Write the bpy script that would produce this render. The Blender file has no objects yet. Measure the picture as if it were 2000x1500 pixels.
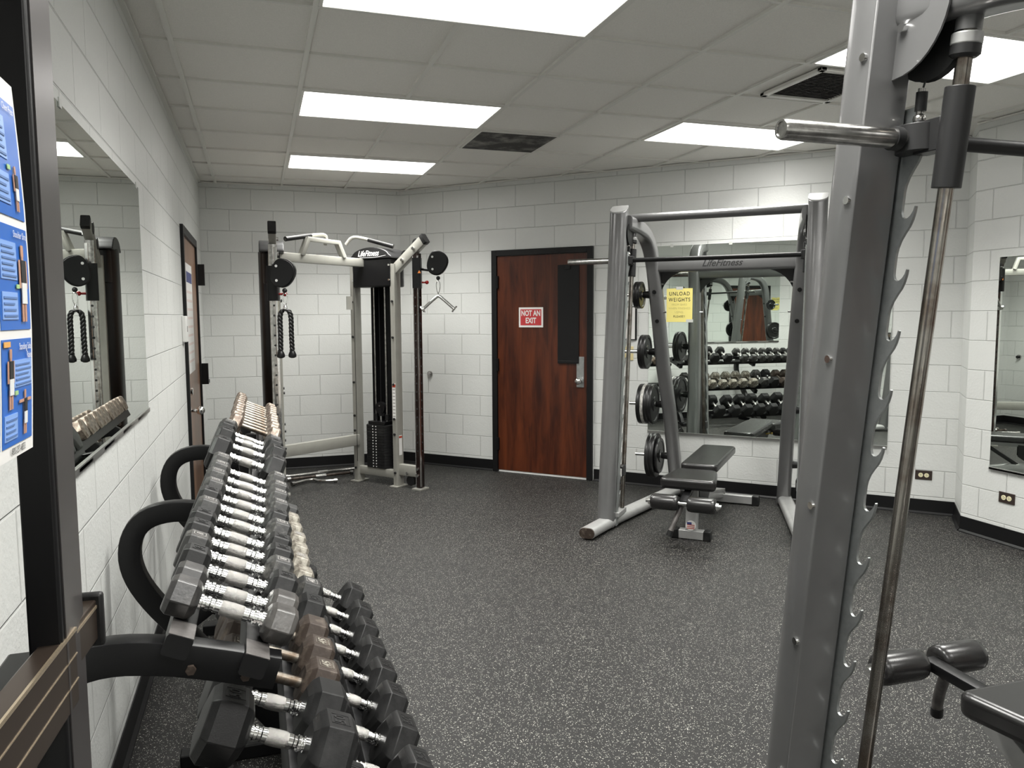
import bpy, math, random
from mathutils import Vector, Matrix
random.seed(7)
PI = math.pi
COL = bpy.context.scene.collection
SC = bpy.context.scene

# ------------------------------------------------------------------ camera, exposure, lamps' strength
CAM_R = Vector((0.94989625, -0.31252227, -0.00519089))
CAM_U = Vector((0.03290766, 0.08347855, 0.99596607))
CAM_F = Vector((0.31082824, 0.94623526, -0.08958034))
cam = bpy.data.cameras.new('camera')
cam.sensor_width = 36
cam.lens = 1508.41 / 2000 * 36
cam.clip_start = 0.02
co = bpy.data.objects.new('camera', cam)
COL.objects.link(co)
m = Matrix((CAM_R, CAM_U, -CAM_F)).transposed().to_4x4()
m.translation = (0, 0, 1.548)
co.matrix_world = m
SC.camera = co
SC.view_settings.view_transform = 'Standard'
SC.view_settings.look = 'None'
SC.view_settings.gamma = 1
SC.view_settings.use_curve_mapping = False
SC.view_settings.exposure = 0.0
LAMP = 5.0            # strength of the ceiling diffusers
w = bpy.data.worlds.new('world')
SC.world = w
w.use_nodes = True
w.node_tree.nodes['Background'].inputs[0].default_value = (0.5, 0.5, 0.48, 1)
w.node_tree.nodes['Background'].inputs[1].default_value = 0.02

TROFFER_W = 46.0       # watts of each fixture's tubes
TROFFER_SPREAD = math.radians(122)

# ------------------------------------------------------------------ materials
MATS = {}
def new_mat(name):
    mt = bpy.data.materials.new(name)
    mt.use_nodes = True
    nt = mt.node_tree
    b = nt.nodes['Principled BSDF']
    MATS[name] = mt
    return mt, nt, b
def N(nt, typ, **kw):
    n = nt.nodes.new(typ)
    for k, v in kw.items():
        if k in n.inputs: n.inputs[k].default_value = v
        else: setattr(n, k, v)
    return n
def simple(name, col, rough=0.5, metal=0.0, coat=0.0, bump=0.0, bscale=200.0, var=0.0, vscale=8.0, col2=None, vlo=0.4, vhi=0.6, spec=0.5, rvar=0.0):
    mt, nt, b = new_mat(name)
    L = nt.links.new
    b.inputs['Base Color'].default_value = (*col, 1)
    b.inputs['Roughness'].default_value = rough
    b.inputs['Metallic'].default_value = metal
    b.inputs['Coat Weight'].default_value = coat
    b.inputs['Specular IOR Level'].default_value = spec
    tc = N(nt, 'ShaderNodeTexCoord')
    if var > 0 or col2:
        n = N(nt, 'ShaderNodeTexNoise', Scale=vscale, Detail=6.0, Roughness=0.65)
        L(tc.outputs['Object'], n.inputs['Vector'])
        r = N(nt, 'ShaderNodeMapRange')
        r.inputs['From Min'].default_value = vlo
        r.inputs['From Max'].default_value = vhi
        L(n.outputs['Fac'], r.inputs['Value'])
        mx = N(nt, 'ShaderNodeMix', data_type='RGBA')
        L(r.outputs['Result'], mx.inputs['Factor'])
        c2 = col2 if col2 else tuple(c * (1 - var) for c in col)
        mx.inputs['A'].default_value = (*col, 1)
        mx.inputs['B'].default_value = (*c2, 1)
        L(mx.outputs['Result'], b.inputs['Base Color'])
        if rvar:
            r2 = N(nt, 'ShaderNodeMapRange')
            r2.inputs['To Min'].default_value = rough
            r2.inputs['To Max'].default_value = min(1, rough + rvar)
            L(r.outputs['Result'], r2.inputs['Value'])
            L(r2.outputs['Result'], b.inputs['Roughness'])
    if bump > 0:
        n2 = N(nt, 'ShaderNodeTexNoise', Scale=bscale, Detail=3.0)
        L(tc.outputs['Object'], n2.inputs['Vector'])
        bp = N(nt, 'ShaderNodeBump', Strength=bump, Distance=0.002)
        L(n2.outputs['Fac'], bp.inputs['Height'])
        L(bp.outputs['Normal'], b.inputs['Normal'])
    return mt

def block_wall(name, col):
    mt, nt, b = new_mat(name)
    L = nt.links.new
    uv = N(nt, 'ShaderNodeUVMap', uv_map='UVMap')
    br = N(nt, 'ShaderNodeTexBrick')
    br.offset = 0.5
    br.inputs['Scale'].default_value = 1.0
    br.inputs['Brick Width'].default_value = 0.4064
    br.inputs['Row Height'].default_value = 0.2032
    br.inputs['Mortar Size'].default_value = 0.0042
    br.inputs['Mortar Smooth'].default_value = 0.6
    br.inputs['Bias'].default_value = 0.0
    L(uv.outputs['UV'], br.inputs['Vector'])
    br.inputs['Color1'].default_value = (*col, 1)
    br.inputs['Color2'].default_value = (col[0] * .975, col[1] * .975, col[2] * .975, 1)
    br.inputs['Mortar'].default_value = (col[0] * .93, col[1] * .93, col[2] * .93, 1)
    L(br.outputs['Color'], b.inputs['Base Color'])
    b.inputs['Roughness'].default_value = 0.42
    tc = N(nt, 'ShaderNodeTexCoord')
    n1 = N(nt, 'ShaderNodeTexNoise', Scale=70.0, Detail=4.0, Roughness=0.6)
    n2 = N(nt, 'ShaderNodeTexNoise', Scale=14.0, Detail=2.0)
    L(tc.outputs['Object'], n1.inputs['Vector'])
    L(tc.outputs['Object'], n2.inputs['Vector'])
    # rough block texture is stronger on some blocks than on others
    mul = N(nt, 'ShaderNodeMath', operation='MULTIPLY')
    L(n1.outputs['Fac'], mul.inputs[0])
    L(n2.outputs['Fac'], mul.inputs[1])
    bp = N(nt, 'ShaderNodeBump', Strength=0.8, Distance=0.0045)
    L(mul.outputs[0], bp.inputs['Height'])
    inv = N(nt, 'ShaderNodeMath', operation='SUBTRACT')
    inv.inputs[0].default_value = 1.0
    L(br.outputs['Fac'], inv.inputs[1])
    bp2 = N(nt, 'ShaderNodeBump', Strength=1.0, Distance=0.005)
    L(inv.outputs[0], bp2.inputs['Height'])
    L(bp.outputs['Normal'], bp2.inputs['Normal'])
    L(bp2.outputs['Normal'], b.inputs['Normal'])
    return mt

def floor_mat():
    mt, nt, b = new_mat('rubber_floor')
    L = nt.links.new
    tc = N(nt, 'ShaderNodeTexCoord')
    nd = N(nt, 'ShaderNodeTexNoise', Scale=60.0, Detail=2.0)
    L(tc.outputs['Object'], nd.inputs['Vector'])
    add = N(nt, 'ShaderNodeMixRGB', blend_type='ADD')
    add.inputs['Fac'].default_value = 0.012
    L(tc.outputs['Object'], add.inputs['Color1'])
    L(nd.outputs['Color'], add.inputs['Color2'])
    prev = None
    base = N(nt, 'ShaderNodeTexNoise', Scale=260.0, Detail=3.0)
    L(tc.outputs['Object'], base.inputs['Vector'])
    rb = N(nt, 'ShaderNodeValToRGB')
    rb.color_ramp.elements[0].position = 0.35
    rb.color_ramp.elements[0].color = (0.006, 0.006, 0.006, 1)
    rb.color_ramp.elements[1].position = 0.7
    rb.color_ramp.elements[1].color = (0.020, 0.0193, 0.0185, 1)
    L(base.outputs['Fac'], rb.inputs['Fac'])
    cur = rb.outputs['Color']
    for sc, th, c1, c2 in ((200.0, 0.915, (0.34, 0.33, 0.29), (0.15, 0.16, 0.14)), (300.0, 0.885, (0.55, 0.53, 0.48), (0.14, 0.14, 0.14))):
        v = N(nt, 'ShaderNodeTexVoronoi', Scale=sc)
        L(add.outputs['Color'], v.inputs['Vector'])
        sp = N(nt, 'ShaderNodeSeparateColor')
        L(v.outputs['Color'], sp.inputs['Color'])
        gt = N(nt, 'ShaderNodeMath', operation='GREATER_THAN')
        gt.inputs[1].default_value = th
        L(sp.outputs['Red'], gt.inputs[0])
        lt = N(nt, 'ShaderNodeMath', operation='LESS_THAN')
        lt.inputs[1].default_value = 0.42
        L(v.outputs['Distance'], lt.inputs[0])
        mm = N(nt, 'ShaderNodeMath', operation='MULTIPLY')
        L(gt.outputs[0], mm.inputs[0]); L(lt.outputs[0], mm.inputs[1])
        cm = N(nt, 'ShaderNodeMix', data_type='RGBA')
        cm.inputs['A'].default_value = (*c1, 1); cm.inputs['B'].default_value = (*c2, 1)
        L(sp.outputs['Green'], cm.inputs['Factor'])
        mx = N(nt, 'ShaderNodeMix', data_type='RGBA')
        L(mm.outputs[0], mx.inputs['Factor'])
        L(cur, mx.inputs['A']); L(cm.outputs['Result'], mx.inputs['B'])
        cur = mx.outputs['Result']
    L(cur, b.inputs['Base Color'])
    b.inputs['Roughness'].default_value = 0.55
    b.inputs['Specular IOR Level'].default_value = 0.25
    bp = N(nt, 'ShaderNodeBump', Strength=0.5, Distance=0.0015)
    L(base.outputs['Fac'], bp.inputs['Height'])
    L(bp.outputs['Normal'], b.inputs['Normal'])
    return mt

def wood_mat(name, dark, light, scale=1.0):
    mt, nt, b = new_mat(name)
    L = nt.links.new
    tc = N(nt, 'ShaderNodeTexCoord')
    mp = N(nt, 'ShaderNodeMapping')
    mp.inputs['Scale'].default_value = (7 * scale, 7 * scale, 0.8 * scale)
    L(tc.outputs['Object'], mp.inputs['Vector'])
    n = N(nt, 'ShaderNodeTexNoise', Scale=1.6, Detail=8.0, Roughness=0.62, Distortion=0.6)
    L(mp.outputs['Vector'], n.inputs['Vector'])
    mp2 = N(nt, 'ShaderNodeMapping')
    mp2.inputs['Scale'].default_value = (90, 90, 3)
    L(tc.outputs['Object'], mp2.inputs['Vector'])
    n2 = N(nt, 'ShaderNodeTexNoise', Scale=2.0, Detail=4.0)
    L(mp2.outputs['Vector'], n2.inputs['Vector'])
    mx0 = N(nt, 'ShaderNodeMath', operation='MULTIPLY_ADD')
    mx0.inputs[1].default_value = 0.25
    L(n2.outputs['Fac'], mx0.inputs[0]); L(n.outputs['Fac'], mx0.inputs[2])
    rp = N(nt, 'ShaderNodeValToRGB')
    rp.color_ramp.elements[0].position = 0.45
    rp.color_ramp.elements[0].color = (*dark, 1)
    rp.color_ramp.elements[1].position = 0.82
    rp.color_ramp.elements[1].color = (*light, 1)
    L(mx0.outputs[0], rp.inputs['Fac'])
    L(rp.outputs['Color'], b.inputs['Base Color'])
    b.inputs['Roughness'].default_value = 0.38
    return mt

def emis(name, col, s):
    mt, nt, b = new_mat(name)
    b.inputs['Base Color'].default_value = (*col, 1)
    b.inputs['Emission Color'].default_value = (*col, 1)
    b.inputs['Emission Strength'].default_value = s
    return mt

WALLC = (0.665, 0.675, 0.655)
block_wall('painted_block', WALLC)
floor_mat()
simple('ceiling_tile', (0.84, 0.82, 0.78), 0.9, bump=0.8, bscale=260, var=0.06, vscale=160)
simple('grid_metal', (0.74, 0.73, 0.69), 0.5)
simple('light_trim', (0.75, 0.74, 0.70), 0.4)
emis('diffuser', (1.0, 0.985, 0.955), LAMP)
simple('black_base', (0.006, 0.006, 0.0065), 0.45, spec=0.25)
simple('black_frame', (0.0065, 0.0065, 0.007), 0.45, spec=0.3, bump=0.1)
wood_mat('door_wood', (0.026, 0.0045, 0.0015), (0.115, 0.026, 0.007))
wood_mat('door_wood_light', (0.16, 0.085, 0.05), (0.27, 0.155, 0.095), 0.7)
simple('mirror', (0.80, 0.85, 0.81), 0.0, 1.0)
simple('channel', (0.62, 0.62, 0.60), 0.3, 0.9)
simple('silver_paint', (0.165, 0.165, 0.165), 0.33, 0.45, coat=0.3, bump=0.03, bscale=600, var=0.08, vscale=3)
simple('silver_light', (0.40, 0.40, 0.395), 0.36, 0.4, coat=0.2, var=0.1, vscale=6)
simple('champagne', (0.36, 0.355, 0.32), 0.38, 0.35, var=0.08, vscale=6)
simple('zinc_plate', (0.42, 0.44, 0.435), 0.38, 0.8, var=0.15, vscale=25)
simple('chrome', (0.82, 0.82, 0.81), 0.12, 1.0)
simple('chrome_worn', (0.55, 0.54, 0.52), 0.22, 1.0, var=0.35, vscale=30)
simple('rod_steel', (0.36, 0.34, 0.31), 0.24, 1.0, col2=(0.20, 0.165, 0.14), vscale=9, vlo=.45, vhi=.62)
simple('knurl', (0.50, 0.49, 0.47), 0.22, 1.0, bump=1.0, bscale=900)
simple('black_metal', (0.0045, 0.0045, 0.005), 0.36, spec=0.3)
simple('black_satin', (0.008, 0.008, 0.0085), 0.42, spec=0.3)
simple('graphite', (0.024, 0.024, 0.0245), 0.42, 0.4)
simple('black_rubber', (0.010, 0.010, 0.0102), 0.42, spec=0.28, bump=0.15, bscale=300, col2=(0.024, 0.024, 0.024), vscale=14, vlo=.5, vhi=.75)
simple('worn_gloss', (0.022, 0.021, 0.021), 0.30, bump=0.2, bscale=120, col2=(0.07, 0.066, 0.062), vscale=12, vlo=.42, vhi=.62)
simple('black_rubber_worn', (0.017, 0.017, 0.0165), 0.5, bump=0.3, bscale=120, col2=(0.10, 0.096, 0.088), vscale=22, vlo=.52, vhi=.68)
simple('rust_iron', (0.034, 0.023, 0.017), 0.55, 0.25, bump=0.35, bscale=90, col2=(0.11, 0.088, 0.070), vscale=26, vlo=.48, vhi=.7)
simple('pale_iron', (0.11, 0.095, 0.075), 0.5, 0.3, bump=0.4, bscale=90, col2=(0.36, 0.34, 0.29), vscale=30, vlo=.42, vhi=.62)
simple('copper_iron', (0.125, 0.092, 0.072), 0.38, 0.5, bump=0.4, bscale=90, col2=(0.34, 0.285, 0.235), vscale=40, vlo=.42, vhi=.6)
simple('old_bar', (0.20, 0.185, 0.16), 0.35, 0.8, col2=(0.10, 0.075, 0.055), vscale=30, vlo=.42, vhi=.62)
simple('rail_grey', (0.15, 0.14, 0.135), 0.4, 0.5, var=0.4, vscale=20)
simple('vinyl', (0.011, 0.0105, 0.0105), 0.27, bump=0.12, bscale=40, spec=0.6)
simple('vinyl_dark', (0.012, 0.012, 0.012), 0.4)
simple('iron_plate', (0.008, 0.008, 0.0082), 0.36, 0.15, bump=0.2, bscale=150)
simple('plate_white', (0.50, 0.49, 0.46), 0.45, var=0.5, vscale=40)
simple('bronze_rail', (0.075, 0.056, 0.044), 0.3, 0.75)
simple('bronze_highlight', (0.55, 0.45, 0.32), 0.25, 0.8)  # pale bronze that paints the rail's top highlight and marks its grooves
simple('post_side', (0.13, 0.12, 0.12), 0.34, 0.85)
simple('yellow_paper', (0.80, 0.70, 0.22), 0.6)
simple('tape', (0.55, 0.56, 0.53), 0.3)
simple('white_paper', (0.72, 0.71, 0.69), 0.55)
simple('grey_print', (0.28, 0.27, 0.26), 0.6)
simple('pink_print', (0.66, 0.56, 0.53), 0.6)
simple('faint_print', (0.52, 0.46, 0.16), 0.6)
simple('ink', (0.02, 0.02, 0.02), 0.5)
simple('sign_red', (0.52, 0.045, 0.05), 0.4)
simple('sign_white', (0.80, 0.79, 0.77), 0.4)
simple('label_red', (0.45, 0.05, 0.02), 0.5)
simple('poster_blue', (0.02, 0.13, 0.50), 0.3)
simple('poster_light', (0.22, 0.38, 0.75), 0.3)
simple('poster_text', (0.10, 0.19, 0.42), 0.4)
simple('poster_green', (0.35, 0.55, 0.25), 0.4)
simple('poster_orange', (0.75, 0.38, 0.10), 0.4)
simple('skin', (0.50, 0.27, 0.18), 0.5)
simple('ivory', (0.66, 0.56, 0.30), 0.4)
simple('outlet_brown', (0.035, 0.024, 0.020), 0.35)
simple('outlet_ivory', (0.78, 0.72, 0.48), 0.4)
simple('red_knob', (0.30, 0.01, 0.01), 0.25)
simple('yellow_label', (0.75, 0.6, 0.05), 0.5)
simple('brass', (0.62, 0.45, 0.14), 0.3, 0.9)
simple('flag_blue', (0.03, 0.04, 0.16), 0.5)
simple('vent_dark', (0.10, 0.096, 0.09), 0.6)
simple('vent_stain', (0.020, 0.019, 0.018), 0.7, col2=(0.30, 0.29, 0.27), vscale=4.5, vlo=.48, vhi=.72)
simple('white_plastic', (0.72, 0.72, 0.70), 0.4)
simple('warn_orange', (0.8, 0.25, 0.05), 0.5)
simple('light_gap', (0.85, 0.85, 0.83), 0.4)
simple('amber_reflection', (0.12, 0.105, 0.10), 0.16, 0.9, col2=(0.07, 0.045, 0.04), vscale=2.5)  # chrome column with its dark amber reflections put into the colour

# ------------------------------------------------------------------ mesh helpers
class MB:
    def __init__(s):
        s.v = []; s.f = []
    def add(s, vs, fs):
        o = len(s.v)
        s.v += [tuple(v) for v in vs]
        s.f += [tuple(i + o for i in f) for f in fs]
        return s
    def box(s, c, d, M=None):
        x, y, z = d[0] / 2, d[1] / 2, d[2] / 2
        vs = [Vector((a * x, b * y, e * z)) for a in (-1, 1) for b in (-1, 1) for e in (-1, 1)]
        vs = [(M @ v if M else v) + Vector(c) for v in vs]
        return s.add(vs, [(0, 1, 3, 2), (4, 6, 7, 5), (0, 4, 5, 1), (2, 3, 7, 6), (0, 2, 6, 4), (1, 5, 7, 3)])
    def bb(s, x0, x1, y0, y1, z0, z1):
        return s.box(((x0 + x1) / 2, (y0 + y1) / 2, (z0 + z1) / 2), (abs(x1 - x0), abs(y1 - y0), abs(z1 - z0)))
    def sweep(s, path, prof, side, caps=True, closed=False):
        # prof = list of (a, b): a along 'side', b along tangent x side
        path = [Vector(p) for p in path]
        n = len(path); k = len(prof); vs = []
        for i, p in enumerate(path):
            if closed: t = (path[(i + 1) % n] - path[i - 1])
            elif i == 0: t = path[1] - p
            elif i == n - 1: t = p - path[i - 1]
            else: t = (path[i + 1] - p).normalized() + (p - path[i - 1]).normalized()
            t.normalize()
            sd = Vector(side); sd = (sd - t * sd.dot(t)).normalized()
            up = sd.cross(t)
            kf = 1.0
            if 0 < i < n - 1 and not closed:
                cs = (path[i + 1] - p).normalized().dot(t)
                kf = 1 / max(cs, 0.5)
            for a, b in prof: vs.append(p + sd * a + up * b * kf)
        fs = []
        for i in range(n if closed else n - 1):
            j = (i + 1) % n
            for q in range(k):
                r = (q + 1) % k
                fs.append((i * k + q, i * k + r, j * k + r, j * k + q))
        if caps and not closed:
            fs.append(tuple(range(k - 1, -1, -1)))
            fs.append(tuple((n - 1) * k + q for q in range(k)))
        return s.add(vs, fs)
    def tube(s, path, r, n=14, caps=True, closed=False):
        path = [Vector(p) for p in path]
        t = (path[1] - path[0]).normalized()
        side = Vector((0, 0, 1)).cross(t)
        if side.length < 0.2: side = Vector((1, 0, 0))
        # pick a side that works along a planar path
        if len(path) > 2:
            nn = (path[1] - path[0]).cross(path[-1] - path[1])
            if nn.length > 1e-6: side = nn
        return s.sweep(path, circ(r, n), side, caps, closed)
    def cyl(s, p0, p1, r0, r1=None, n=20, caps=True):
        r1 = r0 if r1 is None else r1
        p0 = Vector(p0); p1 = Vector(p1)
        t = (p1 - p0).normalized()
        a = Vector((0, 0, 1)) if abs(t.z) < 0.9 else Vector((1, 0, 0))
        u = t.cross(a).normalized(); q = t.cross(u)
        vs = []
        for p, r in ((p0, r0), (p1, r1)):
            for i in range(n):
                an = 2 * PI * i / n
                vs.append(p + (u * math.cos(an) + q * math.sin(an)) * r)
        fs = [(i, (i + 1) % n, n + (i + 1) % n, n + i) for i in range(n)]
        if caps: fs += [tuple(range(n - 1, -1, -1)), tuple(range(n, 2 * n))]
        return s.add(vs, fs)
    def lathe(s, prof, o, axis, n=24):
        # prof = list of (radius, distance along axis)
        o = Vector(o); t = Vector(axis).normalized()
        a = Vector((0, 0, 1)) if abs(t.z) < 0.9 else Vector((1, 0, 0))
        u = t.cross(a).normalized(); q = t.cross(u)
        vs = []; k = len(prof)
        for r, h in prof:
            for i in range(n):
                an = 2 * PI * i / n
                vs.append(o + t * h + (u * math.cos(an) + q * math.sin(an)) * max(r, 1e-5))
        fs = []
        for j in range(k - 1):
            for i in range(n):
                fs.append((j * n + i, j * n + (i + 1) % n, (j + 1) * n + (i + 1) % n, (j + 1) * n + i))
        fs += [tuple(range(n - 1, -1, -1)), tuple(range((k - 1) * n, k * n))]
        return s.add(vs, fs)
    def prism(s, poly, o, a, b, ext):
        # polygon (u,v) -> o + a*u + b*v, extruded by vector ext
        o, a, b, ext = Vector(o), Vector(a), Vector(b), Vector(ext)
        k = len(poly)
        base = [o + a * u + b * v for u, v in poly]
        fs = [tuple(range(k - 1, -1, -1)), tuple(range(k, 2 * k))]
        fs += [(i, (i + 1) % k, k + (i + 1) % k, k + i) for i in range(k)]
        return s.add(base + [p + ext for p in base], fs)
    def sphere(s, c, r, n=14, sq=(1, 1, 1)):
        c = Vector(c); vs = []; fs = []
        h = n // 2
        for j in range(1, h):
            th = PI * j / h
            for i in range(n):
                ph = 2 * PI * i / n
                vs.append(c + Vector((math.sin(th) * math.cos(ph) * sq[0], math.sin(th) * math.sin(ph) * sq[1], math.cos(th) * sq[2])) * r)
        top = len(vs); vs.append(c + Vector((0, 0, r * sq[2]))); vs.append(c - Vector((0, 0, r * sq[2])))
        for j in range(h - 2):
            for i in range(n):
                fs.append((j * n + i, (j + 1) * n + i, (j + 1) * n + (i + 1) % n, j * n + (i + 1) % n))
        for i in range(n):
            fs.append((top, i, (i + 1) % n))
            fs.append((top + 1, (h - 2) * n + (i + 1) % n, (h - 2) * n + i))
        return s.add(vs, fs)
    def xf(s, M):
        s.v = [tuple(M @ Vector(v)) for v in s.v]
        return s
    def build(s, name, mat, parent=None, bevel=0, seg=2, ang=35, sharp=True, uv=None):
        me = bpy.data.meshes.new(name)
        me.from_pydata(s.v, [], s.f)
        me.materials.append(MATS[mat])
        me.update()
        import bmesh
        bm = bmesh.new(); bm.from_mesh(me)
        bmesh.ops.recalc_face_normals(bm, faces=bm.faces)
        bm.to_mesh(me); bm.free()
        me.shade_smooth()
        me.set_sharp_from_angle(angle=math.radians(ang))
        if uv:
            lay = me.uv_layers.new(name='UVMap')
            for lp in me.loops:
                co_ = me.vertices[lp.vertex_index].co
                lay.data[lp.index].uv = uv(co_)
        o = bpy.data.objects.new(name, me)
        COL.objects.link(o)
        if parent: o.parent = parent
        if bevel:
            bv = o.modifiers.new('bevel', 'BEVEL')
            bv.width = bevel; bv.segments = seg; bv.limit_method = 'ANGLE'; bv.angle_limit = math.radians(40)
        return o

def circ(r, n=14):
    return [(r * math.cos(2 * PI * i / n), r * math.sin(2 * PI * i / n)) for i in range(n)]
def rrect(w_, h_, r, seg=4):
    out = []
    for cx, cy, a0 in ((w_ / 2 - r, h_ / 2 - r, 0), (-w_ / 2 + r, h_ / 2 - r, 90), (-w_ / 2 + r, -h_ / 2 + r, 180), (w_ / 2 - r, -h_ / 2 + r, 270)):
        for i in range(seg + 1):
            a = math.radians(a0 + 90 * i / seg)
            out.append((cx + r * math.cos(a), cy + r * math.sin(a)))
    return out
def smooth_path(pts, it=3):
    pts = [Vector(p) for p in pts]
    for _ in range(it):
        q = [pts[0]]
        for a, b in zip(pts[:-1], pts[1:]):
            q += [a * .75 + b * .25, a * .25 + b * .75]
        q.append(pts[-1]); pts = q
    return pts

def tag(o, label=None, cat=None, group=None, kind=None):
    if label: o['label'] = label
    if cat: o['category'] = cat
    if group: o['group'] = group
    if kind: o['kind'] = kind
    return o
def empty(name, loc, label, cat, rz=0, group=None):
    o = bpy.data.objects.new(name, None)
    o.empty_display_size = 0.1
    COL.objects.link(o)
    o.location = loc; o.rotation_euler = (0, 0, rz)
    return tag(o, label, cat, group)
def struct(o):
    o['kind'] = 'structure'; return o
def kids(o): return [c for c in bpy.data.objects if c.parent == o]
def copy_tree(o, parent=None):
    c = o.copy(); COL.objects.link(c)
    c.parent = parent
    for ch in kids(o): copy_tree(ch, c)
    return c

_txt = {}
def text_geo(body, size, ext=0.0, shear=0.0, bold=0.0, space=1.0, sx=1.0):
    key = (body, size, ext, shear, bold, space, sx)
    if key in _txt: return _txt[key]
    cu = bpy.data.curves.new('t', 'FONT')
    cu.body = body; cu.size = size; cu.extrude = ext; cu.shear = shear; cu.offset = bold
    cu.align_x = 'CENTER'; cu.align_y = 'CENTER'; cu.space_character = space
    cu.resolution_u = 3
    ob = bpy.data.objects.new('t', cu); COL.objects.link(ob)
    dg = bpy.context.evaluated_depsgraph_get()
    me = bpy.data.meshes.new_from_object(ob.evaluated_get(dg))
    vs = [(v.co.x * sx, v.co.y, v.co.z) for v in me.vertices]
    fs = [tuple(p.vertices) for p in me.polygons]
    bpy.data.objects.remove(ob); bpy.data.curves.remove(cu); bpy.data.meshes.remove(me)
    _txt[key] = (vs, fs)
    return vs, fs
def put_text(mb, body, size, o, a, b, **kw):
    vs, fs = text_geo(body, size, **kw)
    o, a, b = Vector(o), Vector(a).normalized(), Vector(b).normalized()
    n = a.cross(b)
    mb.add([o + a * x + b * y + n * z for x, y, z in vs], fs)
    return mb

# ------------------------------------------------------------------ the room
XL, YB, ZC = -0.4913, 8.041, 2.819
CX, CY = 1.4335, 8.041
ANG = -0.7928
DX, DY = math.cos(ANG), math.sin(ANG)         # along the diagonal wall
NX, NY = DY, -DX                              # out of the diagonal wall into the room
SLEN = 5.07
EX, EY = CX + DX * SLEN, CY + DY * SLEN
XR, YR = 4.70, EY - 0.315
YF = -3.5
def DW(s, z, off=0.0):                        # a point on (or off mm in front of) the diagonal wall
    return Vector((CX + DX * s + NX * off, CY + DY * s + NY * off, z))
H0 = 0.133
def wall(name, a, b, u0, thick=0.12):
    a = Vector((*a, 0)); b = Vector((*b, 0)); d = (b - a); L_ = d.length; d.normalize()
    n = Vector((d.y, -d.x, 0))                # into the room
    mb = MB()
    mb.prism([(0, -0.02), (L_, -0.02), (L_, 2.9), (0, 2.9)], a, d, (0, 0, 1), -n * thick)
    o = mb.build(name, 'painted_block', uv=lambda c: ((c - a).dot(d) + u0, c.z - H0))
    o.data.set_sharp_from_angle(angle=0.1)
    return struct(o)
wall('wall_left', (XL, YF), (XL, YB), 0.16)
wall('wall_back', (XL - 0.12, YB), (CX, YB), 0.02)
wall('wall_diagonal', (CX, CY), (EX, EY), -0.1183 + 0.2032)
wall('wall_return', (EX, EY), (XR, YR), 0.25, 0.08)
wall('wall_right', (XR, YR), (XR, YF), 0.07)
wall('wall_front', (XR + 0.12, YF), (XL - 0.12, YF), 0.0)
fl = struct(MB().bb(-1, 5.6, -3.9, 8.4, -0.06, 0).build('floor', 'rubber_floor'))
cl = struct(MB().bb(-1, 5.6, -3.9, 8.4, ZC + 0.010, ZC + 0.06).build('ceiling', 'ceiling_tile'))
def skirt(name, a, b, ext=0.0):
    a = Vector((*a, 0)); b = Vector((*b, 0)); d = (b - a).normalized(); n = Vector((d.y, -d.x, 0))
    mb = MB()
    prof = [(0.0, 0), (0.020, 0), (0.019, 0.006), (0.006, 0.018), (0.004, 0.108), (0.0, 0.11)]
    L_ = (b - a).length
    mb.prism(prof, a, n, (0, 0, 1), d * L_)
    return struct(mb.build(name, 'black_base'))
skirt('baseboard_left', (XL, YF), (XL, 5.90))
skirt('baseboard_left_end', (XL, 7.24), (XL, YB))
skirt('baseboard_back', (XL, YB), (CX, YB))
skirt('baseboard_diagonal_far', (CX, CY), DW(1.075, 0)[:2])
skirt('baseboard_diagonal_near', DW(2.145, 0)[:2], (EX, EY))
skirt('baseboard_return', (EX, EY), (XR, YR))
skirt('baseboard_right', (XR, YR), (XR, YF))

# ceiling grid
T = 0.6096
GX0, GY0 = -0.3377, 3.3993
def diag_y(x):                                # where the diagonal wall is at this x
    return CY + (x - CX) * DY / DX if x > CX else YB
mb = MB()
for i in range(0, 9):
    x = GX0 + i * T
    if x > 5: break
    mb.bb(x - 0.012, x + 0.012, YF, min(YB, diag_y(x) + 0.02), ZC - 0.0035, ZC + 0.012)
struct(mb.build('trim_1', 'grid_metal'))
mb = MB()
for j in range(-11, 8):
    y = GY0 + j * T
    x1 = 5.0 if y < EY else CX + (YB - y) * -DX / DY
    if y > YB: break
    mb.bb(XL, min(x1 + 0.02, 5.0), y - 0.0085, y + 0.0085, ZC - 0.0030, ZC + 0.012)
struct(mb.build('trim_2', 'grid_metal'))
mb = MB()
mb.bb(XL, XL + 0.024, YF, YB, ZC - 0.006, ZC + 0.004)
mb.bb(XL, CX, YB - 0.02, YB, ZC - 0.006, ZC + 0.004)
mb.prism([(0, 0), (SLEN, 0), (SLEN, 0.01), (0, 0.01)], DW(0, ZC - 0.006), (DX, DY, 0), (0, 0, 1), (NX * .02, NY * .02, 0))
mb.bb(XR - 0.02, XR, YF, YR, ZC - 0.006, ZC + 0.004)
struct(mb.build('trim_3', 'grid_metal'))

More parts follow.
